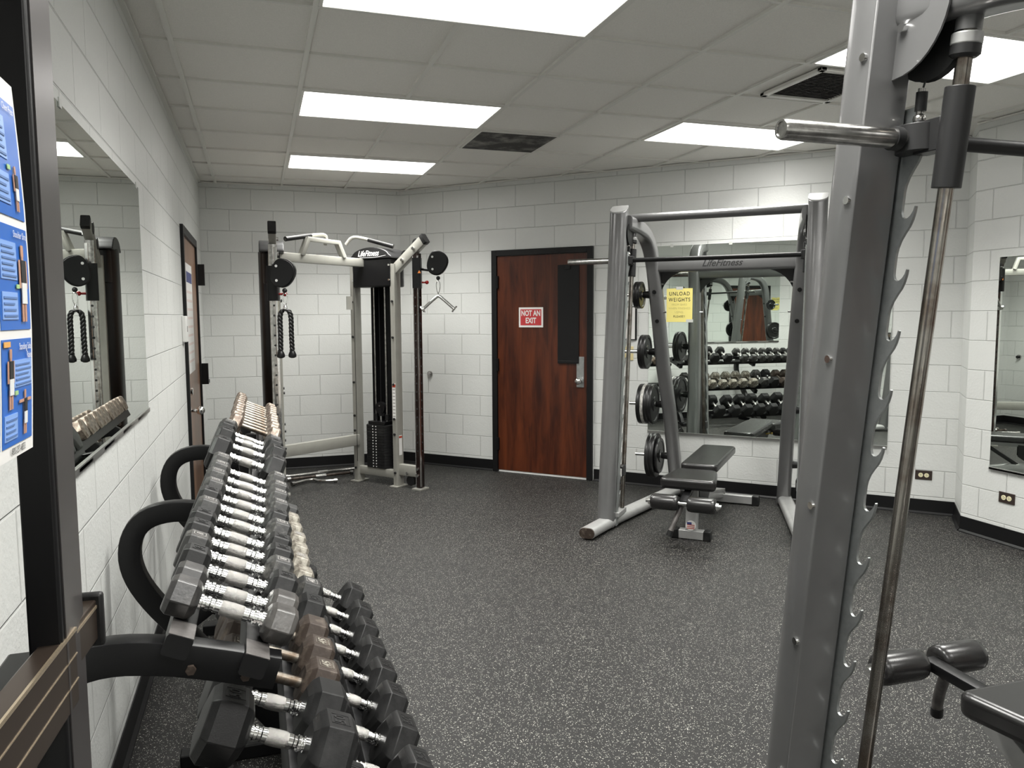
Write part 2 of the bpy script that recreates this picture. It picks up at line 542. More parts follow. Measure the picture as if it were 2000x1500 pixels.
# ceiling lights in the grid (two rows of fixtures)
def ceiling_light(i, j, label, dim=1.0):
    x0, y0 = GX0 + i * T, GY0 + j * T
    e = empty('ceiling_light', (x0 + T, y0 + T / 2, ZC), label, 'ceiling light', group='fluorescent troffers in the ceiling grid')
    W2, H2 = T, T / 2
    mb = MB()
    a = 0.026
    for (bx0, bx1, by0, by1) in ((-W2 + .01, W2 - .01, -H2 + .01, -H2 + a), (-W2 + .01, W2 - .01, H2 - a, H2 - .01), (-W2 + .01, -W2 + a, -H2 + a, H2 - a), (W2 - a, W2 - .01, -H2 + a, H2 - a)):
        mb.bb(bx0, bx1, by0, by1, -0.008, 0.012)
    mb.build('frame', 'light_trim', e, bevel=0.002)
    MB().bb(-W2 + a, W2 - a, -H2 + a, H2 - a, -0.004, 0.002).build('diffuser', 'diffuser', e)
    la = bpy.data.lights.new('tubes', 'AREA'); la.shape = 'RECTANGLE'
    la.size = 2 * (W2 - a) - .01; la.size_y = 2 * (H2 - a) - .01
    la.energy = TROFFER_W * dim; la.spread = TROFFER_SPREAD; la.color = (1.0, .99, .945)
    lo = bpy.data.objects.new('tubes', la); COL.objects.link(lo); lo.parent = e; lo.location = (0, 0, -.0055)
    return e
ceiling_light(1, -1, 'lit fluorescent ceiling light nearest the camera, cut off by the top of the photo')
ceiling_light(1, 2, 'lit fluorescent ceiling light left of the stained square vent')
ceiling_light(1, 5, 'lit fluorescent ceiling light farthest away, near the back wall')
ceiling_light(5, 2, 'lit fluorescent ceiling light above the far rack machine, behind the chrome bar sleeve', .8)
ceiling_light(5, -1, 'lit fluorescent ceiling light at the upper right behind the near machine post')
for (i, j) in ((1, -4), (5, -4), (1, -7), (5, -7), (1, -10), (5, -10)):
    ceiling_light(i, j, 'lit fluorescent ceiling light behind the camera, seen only in mirrors')

# vents
vx, vy = GX0 + 3 * T, GY0 + 3 * T
e = empty('ceiling_vent', (vx + T / 2, vy + T / 2, ZC), 'flat square ceiling vent plate with black dust stains, right of the middle ceiling light', 'vent')
MB().bb(-.285, .285, -.285, .285, -0.012, 0.003).build('plate', 'vent_stain', e, bevel=0.003)
mb = MB()
for a0, a1, b0, b1 in ((-.292, .292, -.292, -.28), (-.292, .292, .28, .292), (-.292, -.28, -.28, .28), (.28, .292, -.28, .28)):
    mb.bb(a0, a1, b0, b1, -0.014, 0.003)
mb.build('rim', 'grid_metal', e)
vx, vy = GX0 + 5 * T, GY0
e = empty('ceiling_vent', (vx + T / 2, vy + T / 2, ZC), 'louvred square ceiling vent with a raised pale frame, beside the upper right ceiling light', 'vent')
mb = MB()
ox0, ox1, oy0, oy1 = -.19, .29, -.28, .24
for a0, a1, b0, b1 in ((ox0, ox1, oy0, oy0 + .035), (ox0, ox1, oy1 - .035, oy1), (ox0, ox0 + .035, oy0, oy1), (ox1 - .035, ox1, oy0, oy1)):
    mb.bb(a0, a1, b0, b1, -0.016, 0.003)
mb.build('frame', 'light_trim', e, bevel=0.003)
mb = MB()
for k in range(20):
    y = oy0 + .045 + k * (oy1 - oy0 - .09) / 19
    mb.box((0.05, y, -0.004), (0.41, 0.018, 0.002), Matrix.Rotation(math.radians(35), 3, 'X'))
mb.build('louvres', 'rail_grey', e)
MB().bb(ox0 + .03, ox1 - .03, oy0 + .03, oy1 - .03, 0.001, 0.003).build('duct_back', 'vent_dark', e)

# ------------------------------------------------------------------ doors
def diag_M(s, z=0.0, off=0.0):                # local x along wall, local y out of the wall, z up (left-handed safe: y = -normal)
    M = Matrix(((DX, -NX, 0, 0), (DY, -NY, 0, 0), (0, 0, 1, 0), (0, 0, 0, 1)))
    M.translation = DW(s, z, off)
    return M
d = bpy.data.objects.new('door_1', None); COL.objects.link(d); d.matrix_world = diag_M(1.085); struct(d)
DWD, DHT = 1.05, 2.165
mb = MB()
mb.bb(0, .055, -.03, .02, 0, DHT); mb.bb(DWD - .055, DWD, -.03, .02, 0, DHT); mb.bb(.055, DWD - .055, -.03, .02, DHT - .055, DHT)
mb.build('door_frame', 'black_frame', d, bevel=0.003)
MB().bb(.058, DWD - .058, -.012, .02, .022, DHT - .058).build('door_leaf', 'door_wood', d)
MB().bb(.06, DWD - .058, -.006, .02, .001, .02).build('threshold', 'light_gap', d)
mb = MB(); mb.bb(.70, .915, -.022, -.012, 1.09, 2.005); mb.bb(.705, .91, -.028, -.020, 1.09, 1.115); mb.bb(.78, .83, -.03, -.02, 1.96, 2.005)
mb.build('window_cover', 'black_frame', d, bevel=0.002)
MB().bb(.89, .965, -.018, -.012, .87, 1.155).build('lock_plate', 'zinc_plate', d, bevel=0.002)
mb = MB(); mb.cyl((.925, -.018, .93), (.925, -.045, .93), .016); mb.sphere((.925, -.068, .93), .032, 18, (1, .8, 1))
mb.build('door_handle', 'chrome', d)
mb = MB()
for z in (.28, 1.06, 1.86): mb.bb(.048, .072, -.034, -.008, z - .06, z + .06)
mb.build('hinges', 'black_metal', d)
# sign on the door
MS = diag_M(0)
def diag_thing(name, s, z, label, cat, off=0.0, group=None):
    e = empty(name, (0, 0, 0), label, cat, group=group); e.matrix_world = diag_M(s, z, off); return e
SIGN_S = 1.085 + .40 + .02
e = diag_thing('exit_sign', SIGN_S, 1.52, 'red and white sign reading NOT AN EXIT on the brown wooden door', 'sign', 0.013)
MB().bb(-.128, .128, -.004, 0, -.095, .095).build('sign_board', 'sign_white', e, bevel=.001)
MB().bb(-.110, .110, -.0055, -.003, -.075, .077).build('red_field', 'sign_red', e)
mb = MB()
put_text(mb, 'NOT AN', .072, (0, -.0062, .037), (1, 0, 0), (0, 0, 1), bold=.0022, sx=.72)
put_text(mb, 'EXIT', .072, (0, -.0062, -.032), (1, 0, 0), (0, 0, 1), bold=.0022, sx=.76)
mb.build('lettering', 'sign_white', e)

# door on the left wall (seen almost edge on)
d = bpy.data.objects.new('door_2', None); COL.objects.link(d); d.location = (XL, 0, 0); struct(d)
y0, y1, DH2 = 5.90, 7.20, 2.19
mb = MB()
mb.bb(-.02, .022, y0, y0 + .05, 0, DH2); mb.bb(-.02, .022, y1 - .05, y1, 0, DH2); mb.bb(-.02, .022, y0 + .05, y1 - .05, DH2 - .06, DH2)
mb.build('door_frame', 'black_frame', d, bevel=.002)
MB().bb(-.02, .006, y0 + .052, y1 - .052, .01, DH2 - .062).build('door_leaf', 'door_wood_light', d)
mb = MB()
mb.cyl((.006, y0 + .16, .86), (.012, y0 + .16, .86), .035); mb.cyl((.01, y0 + .16, .86), (.05, y0 + .16, .86), .014); mb.sphere((.075, y0 + .16, .86), .032, 16)
mb.build('door_handle', 'chrome', d)
MB().cyl((.006, y0 + .15, 1.0), (.03, y0 + .15, 1.0), .028).build('deadbolt', 'chrome', d)
mb = MB()
for z in (.3, 1.05, 1.9): mb.bb(.022, .075, y1 - .03, y1 + .02, z - .09, z + .09)
mb.build('hinges', 'black_metal', d)
e = empty('notice_sheet', (XL + .0065, y0 + .42, 1.62), 'tall taped paper notice on the light brown door by the left wall', 'paper notice')
MB().bb(0, .0012, -.18, .36, -.5, .32).build('sheet', 'white_paper', e)
mb = MB(); mb.bb(.001, .002, -.15, .33, .18, .26)
mb.build('header_band', 'flag_blue', e)
mb = MB()
for k in range(9): mb.bb(.001, .002, -.14, .31, .1 - k * .065, .13 - k * .065 - .012)
mb.build('print', 'pink_print', e)
e = empty('card_reader', (XL, 5.80, 1.46), 'small white wall box beside the frame of the light brown door', 'wall box')
MB().bb(0, .03, -.055, .055, -.09, .09).build('case', 'white_plastic', e, bevel=.005)
MB().bb(.03, .032, -.02, .02, -.02, .02).build('logo_spot', 'grey_print', e)
e = empty('door_stop', (XL, 7.85, .935), 'small metal wall door stop beyond the light brown door', 'door stop')
mb = MB(); mb.cyl((0, 0, 0), (.02, 0, 0), .03); mb.build('base', 'chrome_worn', e)
MB().cyl((.02, 0, 0), (.045, 0, 0), .018).build('bumper', 'black_rubber', e)
e = diag_thing('door_stop', .345, .945, 'round metal wall door stop between the cable machine and the brown door', 'door stop')
MB().cyl((0, 0, 0), (0, -.015, 0), .03).build('base', 'chrome_worn', e)
MB().cyl((0, -.015, 0), (0, -.035, 0), .017).build('bumper', 'grey_print', e)

# doors behind the camera on the right wall (seen only through the mirrors)
for n_, (ya, yb) in enumerate(((-1.55, -.5), (-2.95, -1.9))):
    d = bpy.data.objects.new('door_%d' % (n_ + 3), None); COL.objects.link(d); d.location = (XR, 0, 0); struct(d)
    mb = MB()
    mb.bb(-.03, .02, ya, ya + .055, 0, 2.17); mb.bb(-.03, .02, yb - .055, yb, 0, 2.17); mb.bb(-.03, .02, ya + .055, yb - .055, 2.11, 2.17)
    mb.build('door_frame', 'black_frame', d)
    MB().bb(-.012, .02, ya + .058, yb - .058, .01, 2.108).build('door_leaf', 'door_wood_light' if 0 else 'door_wood', d)

# ------------------------------------------------------------------ mirrors
def mirror_thing(M, w_, z0, z1, label, clips):
    e = empty('wall_mirror', (0, 0, 0), label, 'mirror'); e.matrix_world = M
    MB().bb(0, w_, -.0062, -.001, z0, z1).build('glass', 'mirror', e)
    mb = MB(); mb.bb(0, w_, -.012, -.0065, z0 - .012, z0 + .004); mb.bb(0, w_, -.012, -.0005, z0 - .016, z0 - .001)
    mb.build('channel', 'channel', e)
    for c in clips: MB().bb(c - .014, c + .014, -.01, -.0065, z1 - .014, z1 + .012).build('clip', 'tape', e, bevel=.001)
    return e
mirror_thing(diag_M(2.66), 1.935, .505, 2.135, 'large wall mirror behind the far rack machine with the yellow notice', (.2, .7, 1.3, 1.8))
ML = Matrix(((0, -1, 0, XL), (1, 0, 0, 2.0), (0, 0, 1, 0), (0, 0, 0, 1)))
mirror_thing(ML, 1.86, 1.13, 2.12, 'wall mirror on the left wall above the dumbbell rack', (.4, 1.78))
MRr = Matrix(((0, 1, 0, XR), (-1, 0, 0, 3.905), (0, 0, 1, 0), (0, 0, 0, 1)))
mirror_thing(MRr, 1.5, .5, 1.91, 'wall mirror at the right edge of the photo, above a brown outlet', (.3, 1.2))

# ------------------------------------------------------------------ small wall things
def outlet(M, label):
    e = empty('wall_outlet', (0, 0, 0), label, 'outlet', group='horizontal brown outlets'); e.matrix_world = M
    MB().bb(-.058, .058, -.006, 0, -.036, .036).build('cover_plate', 'outlet_brown', e, bevel=.002)
    for sx in (-1, 1):
        s_ = MB().cyl((sx * .02, -.005, 0), (sx * .02, -.009, 0), .0165, n=20).build('socket', 'outlet_ivory', e)
        mb = MB()
        mb.bb(sx * .02 - .007, sx * .02 + .003, -.0097, -.0085, .004, .0065); mb.bb(sx * .02 - .006, sx * .02 + .002, -.0097, -.0085, -.0065, -.004); mb.cyl((sx * .02 + .009, -.0097, 0), (sx * .02 + .009, -.0085, 0), .0025, n=8)
        mb.build('slots', 'ink', s_)
outlet(diag_M(4.855, .30), 'brown outlet plate with ivory sockets low on the wall left of the corner step')
outlet(Matrix(((0, 1, 0, XR), (-1, 0, 0, 3.768), (0, 0, 1, .315), (0, 0, 0, 1))), 'brown outlet plate with ivory sockets under the right edge mirror')
e = diag_thing('light_switch', 2.445, 1.195, 'yellowed ivory switch plate between the brown door and the far machine', 'light switch')
MB().bb(-.075, .075, -.006, 0, -.063, .063).build('cover_plate', 'ivory', e, bevel=.002)
for sx in (-.03, .03): MB().box((sx, -.011, .004), (.01, .014, .024), Matrix.Rotation(.5, 3, 'X')).build('toggle', 'ivory', e)
e = diag_thing('framed_map', 2.43, 1.465, 'white framed paper plan on the wall behind the far machine post', 'picture')
MB().bb(-.12, .12, -.012, 0, -.15, .15).build('frame', 'black_frame', e)
MB().bb(-.112, .105, -.0135, -.011, -.142, .142).build('paper', 'white_paper', e)
mb = MB()
for a, b_, c, dd in ((-.1, .05, .08, .02), (-.08, -.1, .09, .08), (-.02, .13, .03, -.12), (-.1, -.03, .02, .1), (.02, -.12, .09, -.02)):
    p = Vector((a, -.0137, b_)); q = Vector((c, -.0137, dd)); mb.sweep([p, q], rrect(.003, .0008, .0002, 1), (0, 1, 0))
mb.build('plan_lines', 'pink_print', e)

# ------------------------------------------------------------------ Smith machines
LEAN = 0.12
UP = [(1.25, .03, .43), (1.08, .72, .465), (.97, 1.13, .50), (.85, 1.80, .545), (.82, 1.97, .56), (.74, 2.11, .575), (.60, 2.185, .59), (.30, 2.21, .63)]
def up_i(z, k):
    for a, b in zip(UP[:-1], UP[1:]):
        if z <= b[1]: return a[k] + (b[k] - a[k]) * (z - a[1]) / (b[1] - a[1])
def up_pt(z): return up_i(z, 0)
def ux(z): return up_i(z, 2)
HX, HR = .68, .43
def smith(loc, rz, label, sleeve, near=False, bar_z=1.94, cone_right=False):
    e = empty('weight_bar_rack', loc, label, 'smith machine', rz)
    post_prof = []
    for i in range(13):
        a = PI + PI * i / 12
        post_prof.append((.061 * math.cos(a), .050 * math.sin(a) - .002))
    post_prof += [(.061, .045), (.055, .055), (-.055, .055), (-.061, .045)]
    for sx in (-1, 1):
        # leaning post, round at the front, flat at the back, top cut on a slant
        vs = []; k = len(post_prof)
        for z in (0.0, 2.30):
            for a, b in post_prof:
                zz = z if z < 1 else z + (b * .55)
                vs.append((sx * (HX - .003) + a, b + LEAN * zz, max(zz, 0.02)))
        fs = [(i, (i + 1) % k, k + (i + 1) % k, k + i) for i in range(k)] + [tuple(range(k - 1, -1, -1)), tuple(range(k, 2 * k))]
        post = MB().add(vs, fs).build('front_post', 'silver_paint', e, bevel=.0025)
        cap = []
        for dz in (.0, .010):
            for a, b in post_prof: cap.append((sx * (HX - .003) + a * 1.01, b * 1.01 + LEAN * 2.3, 2.30 + b * .55 + dz))
        MB().add(cap, fs).build('end_cap', 'silver_light', post)
        ox = sx * (HX + .058)
        for z in ((.35, .72, 1.08, 1.44, 1.80, 2.10) if True else ()):
            yb = .040 + LEAN * z
            MB().cyl((ox - sx * .01, yb, z), (ox + sx * .006, yb, z), .009, n=12).build('bolt', 'chrome', post)
        # base rail
        pr = rrect(.115, .075, .034, 5)
        ft = -.20 if near else -.31
        rail = MB().sweep([(sx * (HX + .030), ft, .048), (sx * (HX - .02), .10, .048), (sx * HR, 1.30, .048)], pr, (1, 0, 0)).build('base_rail', 'silver_light', e)
        MB().sweep([(sx * (HX + .0305), ft - .012, .048), (sx * (HX + .030), ft, .048)], rrect(.110, .070, .033, 5), (1, 0, 0)).build('end_cap', 'rust_iron', rail)
        # rear upright curving forward at its top into the post
        pth = [Vector((sx * x, y, z)) for y, z, x in UP]
        pth = pth[:3] + smooth_path(pth[3:], 3)
        up = MB().sweep(pth, rrect(.105, .105, .028, 4), (1, 0, 0)).build('rear_upright', 'silver_paint', e)
        for z in (1.50, 1.73):
            MB().cyl((sx * ux(z), up_pt(z) - .058, z - .012), (sx * ux(z), up_pt(z) - .050, z - .010), .016, n=16).build('hole_plug', 'black_rubber', up)
        # hook plate behind the post on its inner side
        px = sx * (HX - .066)
        back = []
        z = .185
        back.append((.028, 0.0))
        while z < 1.85:
            for d_, s_ in ((.026, -.090), (.028, -.076), (.034, -.060), (.044, -.044), (.054, -.030), (.060, -.016), (.0635, 0.0), (.0645, .012), (.062, .014), (.059, .003), (.053, -.006), (.046, -.011), (.038, -.012), (.031, -.008), (.027, .001), (.026, .014)):
                back.append((d_ - .008, z + s_ + .062))
            z += .1385
        pl = [(-.02, 0.02)] + [(-.02, 2.0), (.03, 2.0)] + back[::-1][:-1] + [(.03, 0.02)]
        mb = MB(); mb.prism(pl, (px, .055, 0), (0, 1, 0), (0, LEAN, 1), (-sx * .007, 0, 0))
        mb.build('hook_plate', 'zinc_plate', e, ang=30)
        # guide rod and collar
        def ax(z, off=.185): return Vector((px - sx * .002, off + LEAN * z, z))
        MB().cyl(ax(.12), ax(2.24), .0158, n=20).build('guide_rod', 'rod_steel', e)
        mb = MB(); mb.cyl(ax(2.12), ax(2.25), .025, n=24)
        col = mb.build('rod_collar', 'silver_paint', e)
        MB().cyl(ax(2.092), ax(2.116), .0300, n=24).build('ring', 'silver_light', col, bevel=.003)
        MB().lathe([(.022, 0), (.0292, .006), (.0292, .025)], ax(2.068), (0, LEAN, 1)).build('bumper', 'graphite', col)
        mb = MB(); mb.box((px, .13 + LEAN * .09, .10), (.05, .19, .035)); mb.build('rod_foot', 'silver_light', e, bevel=.004)
        # carriage
        z = bar_z
        mb = MB(); mb.cyl(ax(z - .115), ax(z + .088), .0290, n=28)
        mb.cyl((px + sx * .006, .100 + LEAN * z, z - .029), (px + sx * .006, .100 + LEAN * z, z + .029), .046, n=28)
        mb.bb(px - .02, px + .02, .10 + LEAN * z, .17 + LEAN * z, z - .034, z + .034)
        car = mb.build('carriage', 'graphite', e, bevel=.0015)
        mb = MB(); bp = Vector((px, .095 + LEAN * z, z))
        mb.sphere(bp + Vector((0, 0, .045)), .014, 12); mb.cyl(bp + Vector((0, 0, .055)), bp + Vector((0, .004, .11)), .008, n=12)
        mb.build('cable_joint', 'chrome_worn', car)
        MB().cyl(bp + Vector((0, .002, .062)), bp + Vector((0, .005, .102)), .012, n=16).build('cable_sleeve', 'black_rubber', car)
        MB().cyl(bp + Vector((0, .004, .10)), (px, .135 + LEAN * 2.2, 2.22), .0022, n=6).build('cable', 'graphite', e)
        # gusset under the side tube, pulley behind it
        arc = [(0, 0), (0, .245)] + [(.155 * math.sin(a), .255 * (1 - .0) * math.cos(a) - .01) for a in [0.1 + i * .12 for i in range(0)]]
        quad = [(0.0, -.045), (0.0, .09), (.135, .09)]
        for i in range(1, 9):
            a = PI / 2 * i / 9
            quad.append((.135 * math.cos(a) ** .8, .09 - .135 * math.sin(a)))
        gx = sx * (HX - .01)
        mb = MB(); mb.prism(quad, (gx, .05 + LEAN * 2.1, 2.10), (0, 1, 0), (0, LEAN, 1), (-sx * .005, 0, 0))
        g = mb.build('gusset', 'silver_paint', e)
        for q in ((.030, .055), (-.012, .03)):
            c = Vector((gx, .05 + LEAN * 2.1 + q[0], 2.10 + q[1])); MB().cyl(c, c + Vector((sx * .012, 0, 0)), .010, n=12).build('bolt', 'chrome', g)
        mb = MB(); c = Vector((px + sx * .014, .105 + LEAN * 2.1, 2.135))
        mb.lathe([(.02, 0), (.085, 0), (.092, .003), (.084, .010), (.084, .014), (.092, .021), (.085, .024), (.02, .024)], c, (-sx, 0, 0), 32)
        mb.build('pulley', 'black_rubber', e)
        # storage pegs on the outer side of the rear upright
        for zp in (1.70, 1.24, .80, .35):
            yp = up_pt(zp)
            hr_ = ux(zp)
            pg = MB().cyl((sx * (hr_ + .05), yp, zp), (sx * (hr_ + .33), yp, zp), .0155, n=18).build('storage_peg', 'chrome', e)
            MB().cyl((sx * (hr_ + .05), yp, zp), (sx * (hr_ + .105), yp, zp), .031, .026, n=20).build('bumper', 'black_rubber', pg)
        for zp in ((1.56, 1.78, 1.95) if True else ()):
            yp = up_pt(zp)
            MB().cyl((sx * (ux(zp) - .05), yp - .02, zp), (sx * (ux(zp) - .072), yp - .02, zp), .007, n=10).build('bolt', 'chrome', up)
        # safety stop
        zs = .20 if near else .36
        st = MB().bb(px - .02, px + .02, .10 + LEAN * .42, .19 + LEAN * .42, zs, zs + .08).build('safety_stop', 'graphite', e, bevel=.008)
        MB().bb(px - .012, px + .012, .092 + LEAN * .42, .099 + LEAN * .42, zs + .005, zs + .06).build('label', 'white_paper', st)
    # top bar, logo beam
    yt = .15 + LEAN * 2.255
    tb = MB().cyl((-HX + .03, yt, 2.255), (HX - .03, yt, 2.255), .031, n=28).build('top_bar', 'silver_paint', e)
    yl = up_pt(1.93)
    HL = ux(1.925)
    bm_ = MB().sweep([(-HL + .03, yl, 1.925), (HL - .03, yl, 1.925)], rrect(.075, .105, .02, 3), (0, 1, 0)).build('logo_beam', 'silver_paint', e)
    mb = MB(); put_text(mb, 'LifeFitness', .072, (-.02, yl - .0385, 1.93), (1, 0, 0), (0, 0, 1), shear=.4, bold=.0012, sx=.98)
    mb.build('logo_lettering', 'ink', bm_)
    for sx in (-1, 1):
        q = [(0, 0), (.23, 0)]
        for i in range(1, 9):
            a = PI / 2 * i / 8
            q.append((.23 * (1 - math.sin(a)), -.23 * (1 - math.cos(a))))
        q.append((0, -.25))
        mb = MB(); mb.prism(q, (-sx * (HL - .05), yl - .002, 1.88), (sx, 0, 0), (0, -.18, 1), (0, .006, 0))
        mb.build('corner_gusset', 'graphite', bm_)
    # barbell
    zb = bar_z; yb = .095 + LEAN * zb
    bb_ = MB().cyl((-HX + .07, yb, zb), (HX - .07, yb, zb), .0165, n=24).build('barbell', 'black_satin', e)
    for sx in (-1, 1):
        x0 = sx * (HX - .04); x1 = sx * (HX - .066 + sleeve)
        mb = MB(); d_ = abs(x1 - x0)
        mb.lathe([(.0218, 0), (.0218, d_ - .006), (.0198, d_), (.0155, d_), (.015, d_ - .003)], (x0, yb, zb), (sx, 0, 0), 32)
        mb.build('sleeve', 'chrome_worn', bb_, ang=20)
        MB().cyl((x0 + sx * .03, yb, zb), (x0 + sx * .05, yb, zb), .0255, n=24).build('sleeve_ring', 'graphite', bb_)
    return e

S45 = math.sqrt(.5)
F0, R0 = 5.20, -1.23
far_loc = (DX * R0 - DY * F0, DY * R0 + DX * F0, 0)
FARZ = ANG + .05
far_smith = smith(far_loc, FARZ, 'silver weight bar rack with twin posts standing before the large wall mirror', .47)
NEAR_LOC = (2.01, 1.70, 0)
near_smith = smith(NEAR_LOC, PI, 'silver weight bar rack whose notched post stands in the right foreground', .36, near=True, bar_z=1.925)
def sm(loc, rz, x, y, z):
    c, s_ = math.cos(rz), math.sin(rz)
    return Vector((loc[0] + c * x - s_ * y, loc[1] + s_ * x + c * y, z))

# warning label on the far machine's left rear upright
# yellow notice
def yellow_sign(M, label):
    e = empty('paper_sign', (0, 0, 0), label, 'sign'); e.matrix_world = M
    MB().bb(-.113, .113, -.0012, 0, -.145, .145).build('paper', 'yellow_paper', e, bevel=0)
    mb = MB()
    put_text(mb, 'UNLOAD', .046, (0, -.0022, .098), (1, 0, 0), (0, 0, 1), bold=.0004, space=1.2, sx=.84)
    put_text(mb, 'WEIGHTS', .046, (0, -.0022, .046), (1, 0, 0), (0, 0, 1), bold=.0004, space=1.2, sx=.84)
    put_text(mb, 'PLEASE!!', .026, (0, -.0022, -.098), (1, 0, 0), (0, 0, 1), space=1.1)
    mb.build('bold_lettering', 'ink', e)
    mb = MB()
    for k, t in enumerate(('FROM BARS', 'WHEN FINISHED', 'USING,')):
        put_text(mb, t, .025, (0, -.0022, .004 - k * .032), (1, 0, 0), (0, 0, 1), space=1.1, sx=.95)
    mb.build('faint_lettering', 'faint_print', e)
    for x_, z_ in ((0, .142), (.09, -.14)): MB().bb(x_ - .03, x_ + .03, -.0018, .0004, z_ - .008, z_ + .018).build('tape_strip', 'tape', e)
    return e
yellow_sign(diag_M(2.933, 1.621, .0085), 'yellow paper notice reading UNLOAD WEIGHTS on the large mirror behind the far machine')
yellow_sign(Matrix(((0, 1, 0, XR - .002), (-1, 0, 0, -1.72), (0, 0, 1, 1.76), (0, 0, 0, 1))), 'yellow paper notice on the right wall between two doors, seen only in mirrors')

# weight plates
def plate_proto(r, t, mat):
    ho = .0175
    prof = [(ho, 0), (r * .35, 0), (r * .40, t * .22), (r * .80, t * .22), (r * .85, 0), (r * .985, 0), (r, t * .15), (r, t * .85), (r * .985, t), (r * .85, t), (r * .80, t * .78), (r * .40, t * .78), (r * .35, t), (ho, t)]
    mb = MB()
    n = 48
    vs = []; k = len(prof)
    for rr, h in prof:
        for i in range(n):
            a = 2 * PI * i / n
            vs.append((h, rr * math.cos(a), rr * math.sin(a)))
    fs = []
    for j in range(k):
        j2 = (j + 1) % k
        for i in range(n): fs.append((j * n + i, j * n + (i + 1) % n, j2 * n + (i + 1) % n, j2 * n + i))
    mb.add(vs, fs)
    o = mb.build('weight_plate', mat, ang=30)
    return o
def load(loc, rz, side, zp, lst, labels, group):
    x = ux(zp) + .112
    for (r, t, mat), lb in zip(lst, labels):
        o = plate_proto(r, t, mat)
        xx = side * x if side > 0 else -(x + t)
        o.location = sm(loc, rz, xx, up_pt(zp), zp - .0195 + .0155 + .002 - .0) + Vector((0, 0, -.0))
        o.rotation_euler = (0, 0, rz)
        tag(o, lb, 'weight plate', group)
        x += t + .001
G1 = 'weight plates stored on the far machine'
load(far_loc, FARZ, -1, 1.70, [(.108, .027, 'iron_plate'), (.108, .027, 'iron_plate')],
     ['small black weight plate on the top peg of the far machine, inner of the pair', 'small black weight plate on the top peg of the far machine, outer of the pair'], G1)
load(far_loc, FARZ, -1, 1.24, [(.140, .030, 'iron_plate'), (.140, .026, 'iron_plate')],
     ['black weight plate on the second peg of the far machine, inner of the pair', 'black weight plate on the second peg of the far machine, outer of the pair'], G1)
load(far_loc, FARZ, -1, .80, [(.168, .034, 'iron_plate'), (.168, .030, 'iron_plate'), (.168, .024, 'plate_white'), (.168, .034, 'iron_plate')],
     ['large black weight plate on the third peg of the far machine, nearest the upright', 'large black plate on the third peg of the far machine, just inside the white one', 'white weight plate among the black ones on the third peg of the far machine', 'large black weight plate on the third peg of the far machine, outermost'], G1)
load(far_loc, FARZ, -1, .35, [(.150, .026, 'iron_plate'), (.188, .036, 'iron_plate'), (.188, .034, 'iron_plate')],
     ['smaller black plate on the lowest peg of the far machine, nearest the upright', 'largest black plate on the lowest peg of the far machine, middle one', 'largest black weight plate on the lowest peg of the far machine, outermost'], G1)
G2 = 'weight plates stored on the near machine'
load(NEAR_LOC, PI, 1, 1.70, [(.09, .025, 'iron_plate')], ['small black weight plate on the near machine, seen in the mirror through the far machine'], G2)
load(NEAR_LOC, PI, 1, 1.24, [(.15, .03, 'iron_plate'), (.15, .03, 'iron_plate')], ['black weight plate pair on the near machine, inner one, seen only in mirrors', 'black weight plate pair on the near machine, outer one, seen only in mirrors'], G2)
load(NEAR_LOC, PI, -1, 1.70, [(.11, .025, 'iron_plate')], ['smaller black plate on the far side of the near machine, seen only in mirrors'], G2)
load(NEAR_LOC, PI, -1, 1.24, [(.15, .03, 'iron_plate')], ['larger black plate on the far side of the near machine, seen only in mirrors'], G2)

